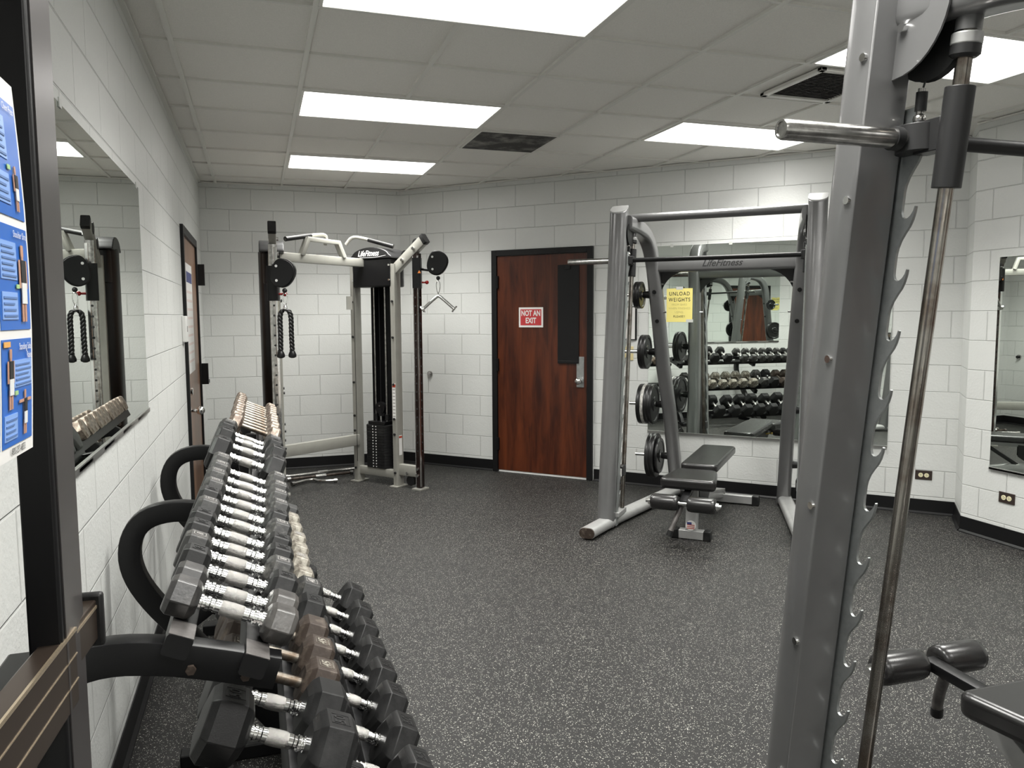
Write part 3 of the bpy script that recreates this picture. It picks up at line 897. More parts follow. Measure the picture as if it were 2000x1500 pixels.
# ------------------------------------------------------------------ benches
def bench(loc, rz, label, roller_z=.315, flag=True, roller_y=-.30):
    e = empty('exercise_bench', loc, label, 'bench', rz)
    mb = MB(); mb.bb(-.085, .085, -.032, .032, .004, .064); f = mb.build('front_foot', 'silver_light', e, bevel=.004)
    for sx in (-1, 1): MB().bb(sx * .085, sx * .135, -.036, .036, 0, .068).build('foot_cap', 'black_rubber', f, bevel=.006)
    mb = MB(); mb.bb(-.27, .27, 1.11, 1.17, .010, .075); f = mb.build('rear_foot', 'silver_light', e, bevel=.004)
    for sx in (-1, 1): MB().bb(sx * .26, sx * .315, 1.105, 1.175, 0, .08).build('foot_cap', 'black_rubber', f, bevel=.006)
    mb = MB(); mb.sweep([(0, 0.0, .06), (0, .03, .40)], rrect(.08, .06, .008, 2), (1, 0, 0))
    leg = mb.build('front_leg', 'silver_light', e)
    MB().sweep([(0, .04, .20), (0, .55, .19), (0, 1.14, .08)], rrect(.075, .075, .01, 2), (1, 0, 0)).build('spine_tube', 'silver_light', e)
    mb = MB(); mb.prism([(.02, .36), (.50, .40), (.50, .30), (.30, .16), (.05, .2)], (-.045, 0, 0), (0, 1, 0), (0, 0, 1), (.004, 0, 0))
    mb.prism([(.02, .36), (.50, .40), (.50, .30), (.30, .16), (.05, .2)], (.041, 0, 0), (0, 1, 0), (0, 0, 1), (.004, 0, 0))
    mb.build('side_plates', 'graphite', e)
    # seat: wider at the back, rounded
    def pad(name, pts, z, th, tilt, y_, bev):
        M = Matrix.Translation((0, y_, z)) @ Matrix.Rotation(tilt, 4, 'X')
        mb = MB(); mb.prism(pts, (0, 0, 0), (1, 0, 0), (0, 1, 0), (0, 0, -th)); mb.xf(M)
        return mb.build(name, 'vinyl', e, bevel=bev, seg=5, ang=60)
    def rpoly(pts, r=.05, seg=5):
        out = []; n = len(pts)
        for i in range(n):
            p = Vector((*pts[i], 0)); a = (Vector((*pts[i - 1], 0)) - p).normalized(); b = (Vector((*pts[(i + 1) % n], 0)) - p).normalized()
            for k in range(seg + 1):
                t = k / seg
                q = (p + a * r) * (1 - t) ** 2 + p * 2 * t * (1 - t) + (p + b * r) * t ** 2
                out.append((q.x, q.y))
        return out
    pad('seat', rpoly([(-.19, 0), (.19, 0), (.14, .36), (-.14, .36)]), .452, .075, .02, -.19, .022)
    pad('back_pad', rpoly([(-.13, 0), (.13, 0), (.135, .88), (-.135, .88)]), .485, .06, -.0, .20, .018)
    MB().bb(-.04, .04, -.02, .30, .36, .385).build('seat_bracket', 'graphite', e)
    if not flag: MB().sweep([(0, -.185, .335), (0, -.02, .24), (0, .10, .12)], rrect(.13, .07, .006, 2), (1, 0, 0)).build('seat_tube', 'silver_light', e)
    mb = MB(); mb.bb(-.03, .03, .25, 1.0, .385, .425); mb.build('pad_frame', 'silver_light', e, bevel=.003)
    mb = MB(); mb.sweep([(0, .75, .39), (0, .50, .22)], rrect(.04, .03, .006, 2), (1, 0, 0)); mb.build('strut', 'graphite', e)
    mb = MB(); mb.cyl((.03, .12, .34), (.09, .10, .35), .008); mb.sphere((.095, .10, .35), .014, 12); mb.build('lock_pin', 'brass', e)
    # leg roller arm
    mb = MB(); mb.sweep([(0, -.06, .375), (0, roller_y, roller_z)], rrect(.05, .035, .006, 2), (1, 0, 0)); mb.build('roller_arm', 'black_metal', e)
    mb = MB(); mb.cyl((-.245, roller_y, roller_z), (.245, roller_y, roller_z), .013); ax_ = mb.build('roller_axle', 'chrome', e)
    for sx in (-1, 1):
        L_ = .185
        pr = [(.016, 0), (.040, .002), (.048, .010), (.052, .03), (.052, L_ - .03), (.049, L_ - .012), (.040, L_ - .003), (.020, L_)]
        o = MB().lathe(pr, (sx * .028, roller_y, roller_z), (sx, 0, 0), 28).build('foam_roller', 'vinyl', e, ang=50)
        MB().cyl((sx * .212, roller_y, roller_z), (sx * .228, roller_y, roller_z), .024, n=20).build('end_washer', 'chrome', o)
    mb = MB(); mb.tube(smooth_path([(-.02, roller_y + .05, roller_z - .03), (-.05, roller_y + .0, roller_z - .12), (-.075, roller_y - .03, roller_z - .19)], 2), .018); h = mb.build('hand_lever', 'rail_grey', e)
    MB().cyl((-.072, roller_y - .026, roller_z - .18), (-.082, roller_y - .036, roller_z - .215), .02).build('lever_tip', 'black_rubber', h)
    for sx in (-1, 1): MB().cyl((sx * .05, 1.06, .09), (sx * .05, 1.06, .135), .008).build('wheel_bolt', 'chrome', e)
    if flag:
        st = MB().cyl((0, -.027, .10), (0, -.0335, .10), .034, n=28)
        f = st.build('round_sticker', 'sign_white', leg)
        mb = MB()
        for k, zz in enumerate((.078, .090, .102)): mb.bb(-.026, .026, -.0345, -.033, zz, zz + .005)
        mb.build('red_stripes', 'label_red', f)
        MB().bb(-.026, .006, -.0347, -.033, .108, .124).build('blue_field', 'flag_blue', f)
    return e
bench((2.80, 4.57, 0), FARZ, 'black padded bench with foam leg rollers under the far rack machine')
bench((2.08, 1.46, 0), PI - .03, 'black padded bench with foam leg rollers at the lower right edge of the photo', roller_z=.385, flag=False, roller_y=-.47)

# ------------------------------------------------------------------ dumbbell racks
TIERS = {  # name: (axis centre x, z, tilt, head across flats used for the rail contact)
    'top': (-.0625, .952, math.radians(23.7), .100),
    'mid': (.013, .618, math.radians(24), .140),
    'low': (.262, .288, math.radians(30), .185),
}
def tier_frame(t, dx=0.0, dz=0.0, tilt=None):
    x, z, a, h = TIERS[t]
    if tilt is not None: a = tilt
    return Vector((x + dx, 0, z + dz)), Vector((math.cos(a), 0, -math.sin(a))), Vector((math.sin(a), 0, math.cos(a)))
def rack(y0, y1, ys, label, dx=0.0, tiers=('top', 'mid', 'low')):
    e = empty('dumbbell_rack', (0, y0, 0), label, 'dumbbell rack')
    oy = -y0
    for t in tiers:
        c, a, n = tier_frame(t, dx)
        ye = 3.62 if t == 'low' else y1 + .03
        h = TIERS[t][3]; sp = {'top': .075, 'mid': .088, 'low': .098}[t]
        for sgn, nm in ((-1, 'rear'), (1, 'front')):
            p = c + a * (sgn * sp - .006) - n * (h / 2 + .0232)
            mb = MB(); mb.sweep([(p.x, y0 + oy - .025, p.z), (p.x, ye + oy, p.z)], rrect(.050, .043, .006, 2), a)
            r_ = mb.build('shelf_rail', 'black_satin', e)
            q = p + n * .0215; MB().sweep([(q.x, y0 + oy - .024, q.z), (q.x, y0 + oy + .050, q.z)], rrect(.049, .002, .0009, 1), a).build('bare_metal_patch', 'rail_grey', r_)
    for y in ys:
        yy = y + oy
        # curved upright: from the top tier back towards the wall, down and forward to the floor
        ct, at, nt_ = tier_frame('top', dx)
        pts = [(.015 + dx, .838), (-.09 + dx, .872), (-.19 + dx, .900), (-.30 + dx, .915), (-.385 + dx, .890), (-.425 + dx, .82), (-.425 + dx, .73), (-.38 + dx, .63), (-.28 + dx, .50), (-.12 + dx, .30), (.02 + dx, .12), (.06 + dx, .05)]
        if y0 > 4: pts = [(.03 + dx, .795), (-.10 + dx, .845), (-.14 + dx, .78), (-.10 + dx, .45), (-.08 + dx, .05)]
        pts = smooth_path([(x, yy, z - .012) for x, z in pts], 2)
        up_ = MB().sweep(pts, rrect(.050, .068, .006, 2), (0, 1, 0)).build('curved_upright', 'black_metal', e)
        for qx, qz in ((-.145, .862), (-.045, .834)):
            MB().cyl((qx + dx, yy - .024, qz), (qx + dx, yy - .033, qz), .010, n=6).build('hex_bolt', 'rust_iron', up_)
        for t, xb, zb in (('mid', -.30, .50), ('low', -.10, .27)):
            if t not in tiers or (t == 'low' and y > 3.7): continue
            c, a, n = tier_frame(t, dx)
            h = TIERS[t][3]
            q0 = c - a * .20 - n * (h / 2 + .075); q1 = c + a * .13 - n * (h / 2 + .075)
            mb = MB(); mb.sweep([(xb + dx, yy, zb - .02), (q0.x + .05, yy, q0.z), (q1.x, yy, q1.z)], rrect(.05, .055, .005, 2), (0, 1, 0)); mb.build('shelf_bracket', 'black_metal', e)
        MB().bb(-.30 + dx, (.36 if y < 3.7 else .15) + dx, yy - .03, yy + .03, 0, .05).build('floor_bar', 'black_metal', e, bevel=.005)
    return e
rack(1.58, 3.96, (1.60, 2.77, 3.94), 'long black three tier dumbbell rack along the left wall, nearest the camera')
rack(4.12, 5.50, (4.80, 5.46), 'black dumbbell rack holding the small copper coloured dumbbells at the far end', dx=.03, tiers=('top', 'mid'))

def hexring(r, x):                       # r = across flats / 2, flat side up
    R_ = r / math.cos(PI / 6)
    return [(x, R_ * math.cos(PI / 3 * k), R_ * math.sin(PI / 3 * k)) for k in range(6)]
def dumbbell(h, hl, gap, kind, num, loc, tilt, label, yaw=0.0, roll=0.0, cat='dumbbell', group=None):
    headm = {'rubber': 'black_rubber', 'worn': 'black_rubber_worn', 'gloss': 'worn_gloss', 'rust': 'rust_iron', 'pale': 'pale_iron', 'copper': 'copper_iron'}[kind]
    e = empty('dumbbell', loc, label, cat, group=group)
    e.rotation_euler = (roll, tilt, yaw)
    r = h / 2
    for sx in (-1, 1):
        x0, x1 = sx * gap / 2, sx * (gap / 2 + hl)
        rings = [hexring(r * .62, x0), hexring(r * .86, x0 + sx * hl * .10), hexring(r, x0 + sx * hl * .24), hexring(r, x0 + sx * hl * .82), hexring(r * .84, x1 - sx * hl * .02), hexring(r * .70, x1)]
        vs = [v for rg in rings for v in rg]
        fs = []
        for j in range(len(rings) - 1):
            for k in range(6): fs.append((j * 6 + k, j * 6 + (k + 1) % 6, (j + 1) * 6 + (k + 1) % 6, (j + 1) * 6 + k))
        fs += [tuple(range(5, -1, -1)), tuple(range(len(vs) - 6, len(vs)))]
        hd = MB().add(vs, fs).build('head', headm, e, bevel=.0022, seg=2, ang=25)
        if num:
            cx = (x0 + x1) / 2 + sx * hl * .03
            w2, d2 = hl * .22, r * .30
            mb = MB()
            zt = r + .0004
            for a0, a1, b0, b1 in ((-w2, w2, -d2, -d2 + .0016), (-w2, w2, d2 - .0016, d2), (-w2, -w2 + .0016, -d2, d2), (w2 - .0016, w2, -d2, d2)):
                mb.bb(cx + a0, cx + a1, b0, b1, r - .0008, zt + .0006)
            put_text(mb, num, min(d2 * 1.7, w2 * 2.0), (cx, 0, zt + .0003), (0, 1, 0), (-1, 0, 0), ext=.0006, bold=.0006)
            mb.build('weight_number', 'pale_iron' if kind == 'rust' else ('grey_print' if kind != 'rubber' else 'graphite'), hd)
    hr = .0150 if h > .12 else .0130
    if kind in ('rubber', 'worn', 'gloss'):
        g = gap / 2
        pr = [(hr * 1.22, -g), (hr * 1.22, -g + .005), (hr * 1.02, -g + .007), (hr * 1.02, -g + .012), (hr * 1.18, -g + .014), (hr * 1.18, -g + .020), (hr * .98, -g + .023),
              (hr * .98, -g * .56), (hr * 1.08, -g * .52), (hr * 1.08, g * .52), (hr * .98, g * .56), (hr * .98, g - .023), (hr * 1.18, g - .020), (hr * 1.18, g - .014), (hr * 1.02, g - .012), (hr * 1.02, g - .007), (hr * 1.22, g - .005), (hr * 1.22, g)]
        hn = MB().lathe(pr, (0, 0, 0), (1, 0, 0), 18).build('handle', 'chrome', e, ang=25)
        MB().lathe([(hr * 1.09, -g * .36), (hr * 1.20, -g * .30), (hr * 1.24, 0), (hr * 1.20, g * .30), (hr * 1.09, g * .36)], (0, 0, 0), (1, 0, 0), 18).build('knurled_grip', 'knurl', hn, ang=50)
    else:
        MB().lathe([(hr * .95, -gap / 2 - .003), (hr * .95, gap / 2 + .003)], (0, 0, 0), (1, 0, 0), 14).build('handle', 'old_bar', e)
    return e
ORD = ['first', 'second', 'third', 'fourth', 'fifth', 'sixth', 'seventh', 'eighth', 'ninth', 'tenth', 'eleventh', 'twelfth', 'thirteenth', 'fourteenth', 'fifteenth', 'sixteenth', 'seventeenth', 'eighteenth']
def on_tier(t, y, h, hl, gap, kind, num, label, dx=0.0, dz=0.0, group=None, jit=.006, cat='dumbbell'):
    c, a, n = tier_frame(t, dx)
    p = c + n * ((h - TIERS[t][3]) / 2) + Vector((0, y, dz)) + a * random.uniform(-jit, jit)
    ang = TIERS[t][2]
    return dumbbell(h, hl, gap, kind, num, p, ang, label, yaw=random.uniform(-.035, .035), group=group, cat=cat)
# top tier of the near rack
top = [(1.655, .074, .066, 'gloss', None), (1.742, .076, .066, 'gloss', None), (1.838, .088, .066, 'rubber', '8'), (1.942, .090, .066, 'worn', '8'),
       (2.048, .092, .070, 'rubber', '10'), (2.158, .092, .070, 'rubber', '10'), (2.285, .098, .068, 'worn', '12'), (2.405, .100, .068, 'rubber', '12'),
       (2.53, .104, .068, 'worn', '15'), (2.665, .108, .070, 'worn', '15'), (2.81, .108, .070, 'worn', '20'), (2.96, .110, .070, 'worn', '20'),
       (3.22, .128, .080, 'rubber', '25'), (3.43, .138, .082, 'rubber', '25'), (3.66, .130, .080, 'rubber', '25'), (3.84, .120, .078, 'worn', '25')]
GT = 'black dumbbells on the top tier of the near rack'
for k, (y, h, hl, kd, nu) in enumerate(top):
    lb = '%s black hex dumbbell with chrome handle on the top tier, counting from the near end' % ORD[k]
    if k == 0: lb = 'small black hex dumbbell with worn pale tops, nearest the camera on the top tier'
    if k == len(top) - 1: lb = 'last black hex dumbbell on the top tier before the small copper coloured ones'
    on_tier('top', y, h, hl, .135, kd, nu, lb, group=GT)
# small copper coloured ones on the far rack
GC = 'small copper coloured dumbbells on the far rack'
for k in range(11):
    y = 4.24 + k * .118
    lb = '%s small copper coloured dumbbell on the far rack, counting from the near end' % ORD[k]
    if k == 10: lb = 'small copper coloured dumbbell at the very far end of the far rack'
    on_tier('top', y, .098, .062, .135, 'copper', None, lb, dx=.03, dz=.0, group=GC)
# middle tier
mid = [(1.705, .146, .100, 'rubber', '50'), (1.873, .143, .095, 'rubber', None), (2.03, .132, .090, 'rust', '45'), (2.185, .132, .090, 'rust', '45'), (2.34, .132, .088, 'rust', None),
       (2.51, .142, .092, 'rubber', '40'), (2.68, .142, .090, 'worn', '40'), (2.845, .130, .082, 'pale', None), (3.01, .130, .082, 'pale', '35'), (3.175, .128, .082, 'pale', None),
       (3.34, .128, .080, 'pale', '30'), (3.505, .126, .080, 'pale', None), (3.67, .126, .080, 'pale', None), (3.83, .13, .08, 'worn', None)]
mlab = ['large black rubber hex dumbbell with chrome handle, nearest the camera on the middle tier',
        'black rubber hex dumbbell with scuffed top and chrome handle, second on the middle tier',
        'rusty brown hex dumbbell marked 45 on the middle tier, nearer of the two',
        'rusty brown hex dumbbell marked 45 on the middle tier, farther of the two',
        'crusted rusty hex dumbbell just beyond the two brown 45s on the middle tier',
        'black rubber hex dumbbell just beyond the crusted rusty one on the middle tier',
        'black hex dumbbell on the middle tier just before the pale worn ones']
GM = 'dumbbells on the middle tier of the near rack'
for k, (y, h, hl, kd, nu) in enumerate(mid):
    lb = mlab[k] if k < len(mlab) else ('%s pale worn hex dumbbell on the middle tier, counting away from the camera' % ORD[k - 7] if kd == 'pale' else 'dark worn hex dumbbell at the far end of the middle tier')
    on_tier('mid', y, h, hl, .133, kd, nu, lb, group=GM)
# lower tier
GL = 'large black dumbbells on the lowest tier of the near rack'
for k, y in enumerate((1.645, 1.86, 2.07, 2.275, 2.49, 2.70, 2.905, 3.10, 3.31, 3.54)):
    lb = '%s large black rubber dumbbell on the lowest tier, counting from the near end' % ORD[k]
    if k == 9: lb = 'large black rubber dumbbell farthest from the camera on the lowest tier'
    on_tier('low', y, .172 if k < 5 else .166, .098, .135, 'rubber', '50' if k % 2 else '55', lb, group=GL)

# ------------------------------------------------------------------ corner cable machine
CMO = Vector((.5, 6.9, 0))
cm = empty('cable_machine', CMO, 'champagne grey double pulley cable machine standing in the far corner', 'cable machine')
def cmb(mb, name, mat, parent=None, **kw):
    p = parent or cm
    mb.v = [(x - CMO.x, y - CMO.y, z) for x, y, z in mb.v]
    return mb.build(name, mat, p, **kw)
def V3(p, z): return Vector((p[0], p[1], z))
def cable_tower(U1, U2, colp, arm_dir, nrm, front):
    """stack tower: uprights U1,U2, adjustable column at colp, nrm = towards the viewer side of the stack"""
    U1, U2, colp, nrm = Vector(U1), Vector(U2), Vector(colp), Vector(nrm)
    wv = (U2 - U1).normalized(); W_ = (U2 - U1).length
    w3 = Vector((wv.x, wv.y, 0)); n3 = Vector((nrm.x, nrm.y, 0)).normalized()
    for U in (U1, U2):
        mb = MB(); mb.sweep([V3(U, .01), V3(U, 2.0)], rrect(.055, .085, .006, 2), w3)
        up = cmb(mb, 'upright', 'champagne', bevel=0)
        mb = MB(); c = V3(U, .006); mb.prism([(-.045, -.075), (.045, -.075), (.045, .075), (-.045, .075)], c - Vector((0, 0, .005)), w3, n3, (0, 0, .01)); cmb(mb, 'foot_plate', 'champagne', up)
        for z in (.13, .48, .62, .93, 1.35, 1.67):
            q = V3(U, z) + n3 * .042; mb = MB(); mb.cyl(q, q + n3 * .012, .011, n=10); cmb(mb, 'bolt', 'graphite', up)
    # base and mid cross members
    mb = MB(); mb.sweep([V3(U1, .11), V3(U2, .11)], rrect(.075, .05, .006, 2), (0, 0, 1)); cmb(mb, 'base_tube', 'champagne')
    # rear shroud: a tall half round cover behind the stack
    mid = (U1 + U2) / 2
    pr = []
    for i in range(15):
        a = PI * i / 14
        pr.append((-.185 * math.cos(a), -.03 - .19 * math.sin(a)) if not front else (.055 - .135 * math.cos(a), -.03 - .19 * math.sin(a)))
    pr2 = [(x * .96, y * .96) for x, y in pr[::-1]]
    if not front: pr = [(x, y * .55) for x, y in pr]; pr2 = [(x, y * .55) for x, y in pr2]
    mb = MB(); mb.prism(pr + pr2, V3(mid, .16), w3, n3, (0, 0, 1.72 if front else 1.90)); cmb(mb, 'rear_shroud', 'black_metal', ang=40)
    # head box and cap
    hw = W_ / 2 - .015
    kf = 1 if front else .45
    bx = [(-hw, .05), (hw, .05), (hw, -.12 * kf)] + [(hw * math.cos(a), -.12 * kf - .10 * kf * math.sin(a)) for a in [PI * i / 8 for i in range(1, 8)]] + [(-hw, -.12 * kf)]
    mb = MB(); mb.prism(bx, V3(mid, 1.80), w3, n3, (0, 0, .25)); hb = cmb(mb, 'head_box', 'black_metal', bevel=.012, seg=3)
    cap = [(-hw - .03, 0), (hw + .03, 0), (hw + .02, .02)] + [((hw * .98) * math.cos(PI * i / 16), .022 + .082 * math.sin(PI * i / 16)) for i in range(1, 16)] + [(-hw - .02, .02)]
    mb = MB(); mb.prism(cap, V3(mid, 2.05) - n3 * (.20 if front else .11), w3, (0, 0, 1), n3 * (.26 if front else .19)); cp = cmb(mb, 'cap', 'graphite', bevel=.006)
    if front:
        mb = MB(); put_text(mb, 'LifeFitness', .070, V3(mid, 2.098) + n3 * .0612 - w3 * .02, w3, (0, 0, 1), shear=.4, bold=.0012, sx=.85); cmb(mb, 'logo_lettering', 'sign_white', cp)
        mb = MB(); mb.sweep(smooth_path([V3(mid, 2.065) + n3 * .0612 - w3 * .12, V3(mid, 2.060) + n3 * .0612 + w3 * .05, V3(mid, 2.075) + n3 * .0612 + w3 * .19], 2), rrect(.003, .001, .0003, 1), (0, 0, 1)); cmb(mb, 'swoosh', 'sign_white', cp)
        for sx in (-.45, .45):
            for z in (1.86, 1.99):
                q = V3(mid + wv * sx * W_, z) + n3 * .05; mb = MB(); mb.cyl(q, q + n3 * .01, .009, n=10); cmb(mb, 'bolt', 'chrome', hb)
    # guide rods
    for sx in (-.062, .072):
        q = mid + wv * sx - Vector((n3.x, n3.y)) * .05
        mb = MB(); mb.cyl(V3(q, .12), V3(q, 1.82), .0105, n=12); gr = cmb(mb, 'guide_rod', 'chrome_worn')
        mb = MB(); mb.cyl(V3(q, .585), V3(q, .64), .019, n=14); cmb(mb, 'rubber_bush', 'black_rubber', gr)
    c2 = mid - Vector((n3.x, n3.y)) * .05
    # plates of the stack
    z = .15
    for k in range(15):
        mb = MB(); hwp, hd = (.135, .085)
        mb.prism([(-hwp, -hd), (hwp, -hd), (hwp, hd * .5), (hwp * .8, hd), (-hwp * .8, hd), (-hwp, hd * .5)], V3(c2, z), w3, n3, (0, 0, .0245))
        st = cmb(mb, 'stack_plate', 'black_rubber', bevel=.0015)
        z += .0265
    mb = MB(); mb.prism([(-.10, -.07), (.10, -.07), (.10, .07), (-.10, .07)], V3(c2, z), w3, n3, (0, 0, .03)); tp = cmb(mb, 'top_plate', 'black_metal', bevel=.003)
    mb = MB()
    for k in range(15):
        for sx in (-.03, .008):
            q = V3(c2 + wv * sx, .163 + k * .0265) + n3 * .0855; mb.cyl(q, q + n3 * .002, .0055, n=8)
    cmb(mb, 'plate_markers', 'white_plastic', tp)
    mb = MB(); mb.cyl(V3(c2, z + .03), V3(c2, z + .10), .012, n=12); cmb(mb, 'selector_rod', 'chrome', tp)
    mb = MB(); mb.cyl(V3(c2, z + .15) - n3 * .02, V3(c2, z + .15) + n3 * .02, .055, n=24); mb.box(V3(c2, z + .11), (.05, .05, .07)); pu = cmb(mb, 'stack_pulley', 'black_metal')
    for zz in (.13, .17): mb = MB(); q = V3(c2, z + zz) + n3 * .02; mb.cyl(q, q + n3 * .006, .008, n=10); cmb(mb, 'bolt', 'chrome', pu)
    mb = MB(); mb.cyl(V3(c2, z + .2), V3(c2, 1.82), .003, n=6); cmb(mb, 'cable', 'graphite')
    # column
    c3 = Vector((colp.x, colp.y, 0))
    mb = MB(); mb.sweep([V3(colp, .02), V3(colp, 2.08)], rrect(.05, .062, .008, 2), w3); col = cmb(mb, 'adjustment_column', 'amber_reflection' if front else 'chrome_worn')
    mb = MB()
    for sx in (-1, 1): mb.sweep([V3(colp, .03) + w3 * sx * .0255 + n3 * .02, V3(colp, 2.06) + w3 * sx * .0255 + n3 * .02], rrect(.006, .022, .002, 1), w3)
    cmb(mb, 'rails', 'chrome', col)
    mb = MB()
    for k in range(22):
        q = V3(colp, .35 + k * .075); d_ = n3
        mb.cyl(q + n3 * .0305, q + n3 * .0325, .008, n=10); 
        mb.cyl(q + w3 * .0245, q + w3 * .0295, .008, n=10)
    cmb(mb, 'pin_holes', 'ink', col)
    mb = MB(); mb.prism([(-.05, -.06), (.05, -.06), (.05, .06), (-.05, .06)], V3(colp, .002), w3, n3, (0, 0, .012)); cmb(mb, 'foot_plate', 'champagne', col)
    mb = MB(); mb.sweep([V3(U2, .16), V3(colp, .16)], rrect(.10, .05, .006, 2), (0, 0, 1)); lb = cmb(mb, 'lower_arm', 'champagne')
    for q, zz in ((colp - wv * .0, .13), (colp - wv * .0, .19), (colp - wv * .12, .14)):
        mb = MB(); p = V3(q, zz) + n3 * .032; mb.cyl(p, p + n3 * .012, .013, n=12); cmb(mb, 'bolt', 'chrome', lb)
    mb = MB(); q = V3(colp - wv * .10, .07); mb.cyl(q - n3 * .02, q + n3 * .02, .045, n=20); cmb(mb, 'floor_pulley', 'black_rubber', lb)
    # sloping upper arm
    a0 = V3(U2 - wv * .02, 1.93); a1 = V3(colp + Vector(arm_dir) * .14, 2.185)
    mb = MB(); mb.sweep([a0, a1], rrect(.085, .055, .005, 2), (0, 0, 1)); arm = cmb(mb, 'upper_arm', 'champagne')
    tdir = (a1 - a0).normalized()
    mb = MB(); mb.sweep([a1, a1 + tdir * .035], rrect(.09, .06, .006, 2), (0, 0, 1)); cmb(mb, 'end_cap', 'black_rubber', arm)
    for t_ in (.38, .75):
        q = a0.lerp(a1, t_) + Vector((0, 0, .045)) - n3 * .01
        mb = MB(); mb.cyl(q - n3 * .02, q + n3 * .005, .042, n=24); cmb(mb, 'arm_pulley', 'black_rubber', arm)
        q = a0.lerp(a1, t_) + n3 * .028; mb = MB(); mb.cyl(q, q + n3 * .014, .014, n=12); cmb(mb, 'bolt', 'chrome', arm)
    return w3, n3
W3, N3 = cable_tower((.87, 7.26), (1.175, 6.885), (1.335, 6.69), (.30, -.50), (-.776, -.631), True)
cable_tower((.15, 6.86), (.14, 6.44), (.125, 6.12), (0, -.7), (1, -0.02), False)
# cross beams with the pull up handles
A_ = Vector((.12, 6.62, 2.03)); B_ = Vector((.96, 7.16, 2.02))
mb = MB(); mb.sweep([A_, B_], rrect(.075, .06, .005, 2), (0, 0, 1)); xb = cmb(mb, 'cross_beam', 'champagne')
mb = MB(); mb.sweep([(.14, 6.75, .40), (.86, 7.22, .395)], rrect(.10, .05, .005, 2), (0, 0, 1)); cmb(mb, 'lower_cross_beam', 'champagne')
P1 = A_.lerp(B_, .30); P2 = A_.lerp(B_, .74)
mb = MB(); mb.sweep([P1 + Vector((0, -.02, .03)), P1 + Vector((.05, -.03, .16)), P2 + Vector((-.05, -.03, .16)), P2 + Vector((0, -.02, .03))], rrect(.06, .035, .004, 2), (.54, -.84, 0)); hb_ = cmb(mb, 'handle_bracket', 'champagne', xb)
hl_ = [Vector((.24, 6.62, 2.17)), Vector((.50, 6.86, 2.235)), Vector((.60, 6.95, 2.245)), Vector((.585, 6.98, 2.16))]
hr_ = [Vector((1.17, 6.92, 2.155)), Vector((.92, 7.05, 2.235)), Vector((.83, 7.12, 2.25)), Vector((.78, 7.14, 2.18))]
for h_ in (hl_, hr_):
    mb = MB(); mb.tube(smooth_path(h_, 2), .0155, 12); hh = cmb(mb, 'pull_up_handle', 'champagne', xb)
    mb = MB(); mb.tube([h_[0], h_[0].lerp(h_[1], .82)], .0205, 12); cmb(mb, 'grip', 'black_rubber', hh)
for q in ((.80, 7.16, 1.66),):
    mb = MB(); mb.box(q, (.05, .03, .12)); cmb(mb, 'cable_bracket', 'champagne', xb)
mb = MB(); mb.cyl((.845, 7.18, .2), (.845, 7.18, 1.9), .003, n=6); cmb(mb, 'cable', 'graphite')
# warning labels
for U, z0, z1 in (((1.175, 6.885), .62, .94), ((1.255, 6.79), .27, .47)):
    if z0 > .5:
        c = Vector((U[0], U[1], 0)) + N3 * .0435
        mb = MB(); mb.prism([(-.018, z0), (.018, z0), (.018, z1), (-.018, z1)], c, W3, (0, 0, 1), N3 * .001); lab = cmb(mb, 'warning_label', 'white_paper')
        mb = MB(); mb.prism([(-.018, z1 - .035), (.018, z1 - .035), (.018, z1 - .008), (-.018, z1 - .008)], c + N3 * .0005, W3, (0, 0, 1), N3 * .001); cmb(mb, 'red_band', 'label_red', lab)
        mb = MB()
        for k in range(9): mb.prism([(-.014, z0 + .02 + k * .03), (.014, z0 + .02 + k * .03), (.014, z0 + .028 + k * .03), (-.014, z0 + .028 + k * .03)], c + N3 * .0005, W3, (0, 0, 1), N3 * .001)
        cmb(mb, 'print', 'grey_print', lab)
c = Vector((1.175, 6.885, 0)) + W3 * .0285
mb = MB(); mb.prism([(-.02, .29), (.02, .29), (.02, .47), (-.02, .47)], c, N3, (0, 0, 1), W3 * .001); lab = cmb(mb, 'warning_label', 'white_paper')
mb = MB(); mb.prism([(-.02, .445), (.02, .445), (.02, .462), (-.02, .462)], c + W3 * .0005, N3, (0, 0, 1), W3 * .001); cmb(mb, 'red_band', 'label_red', lab)

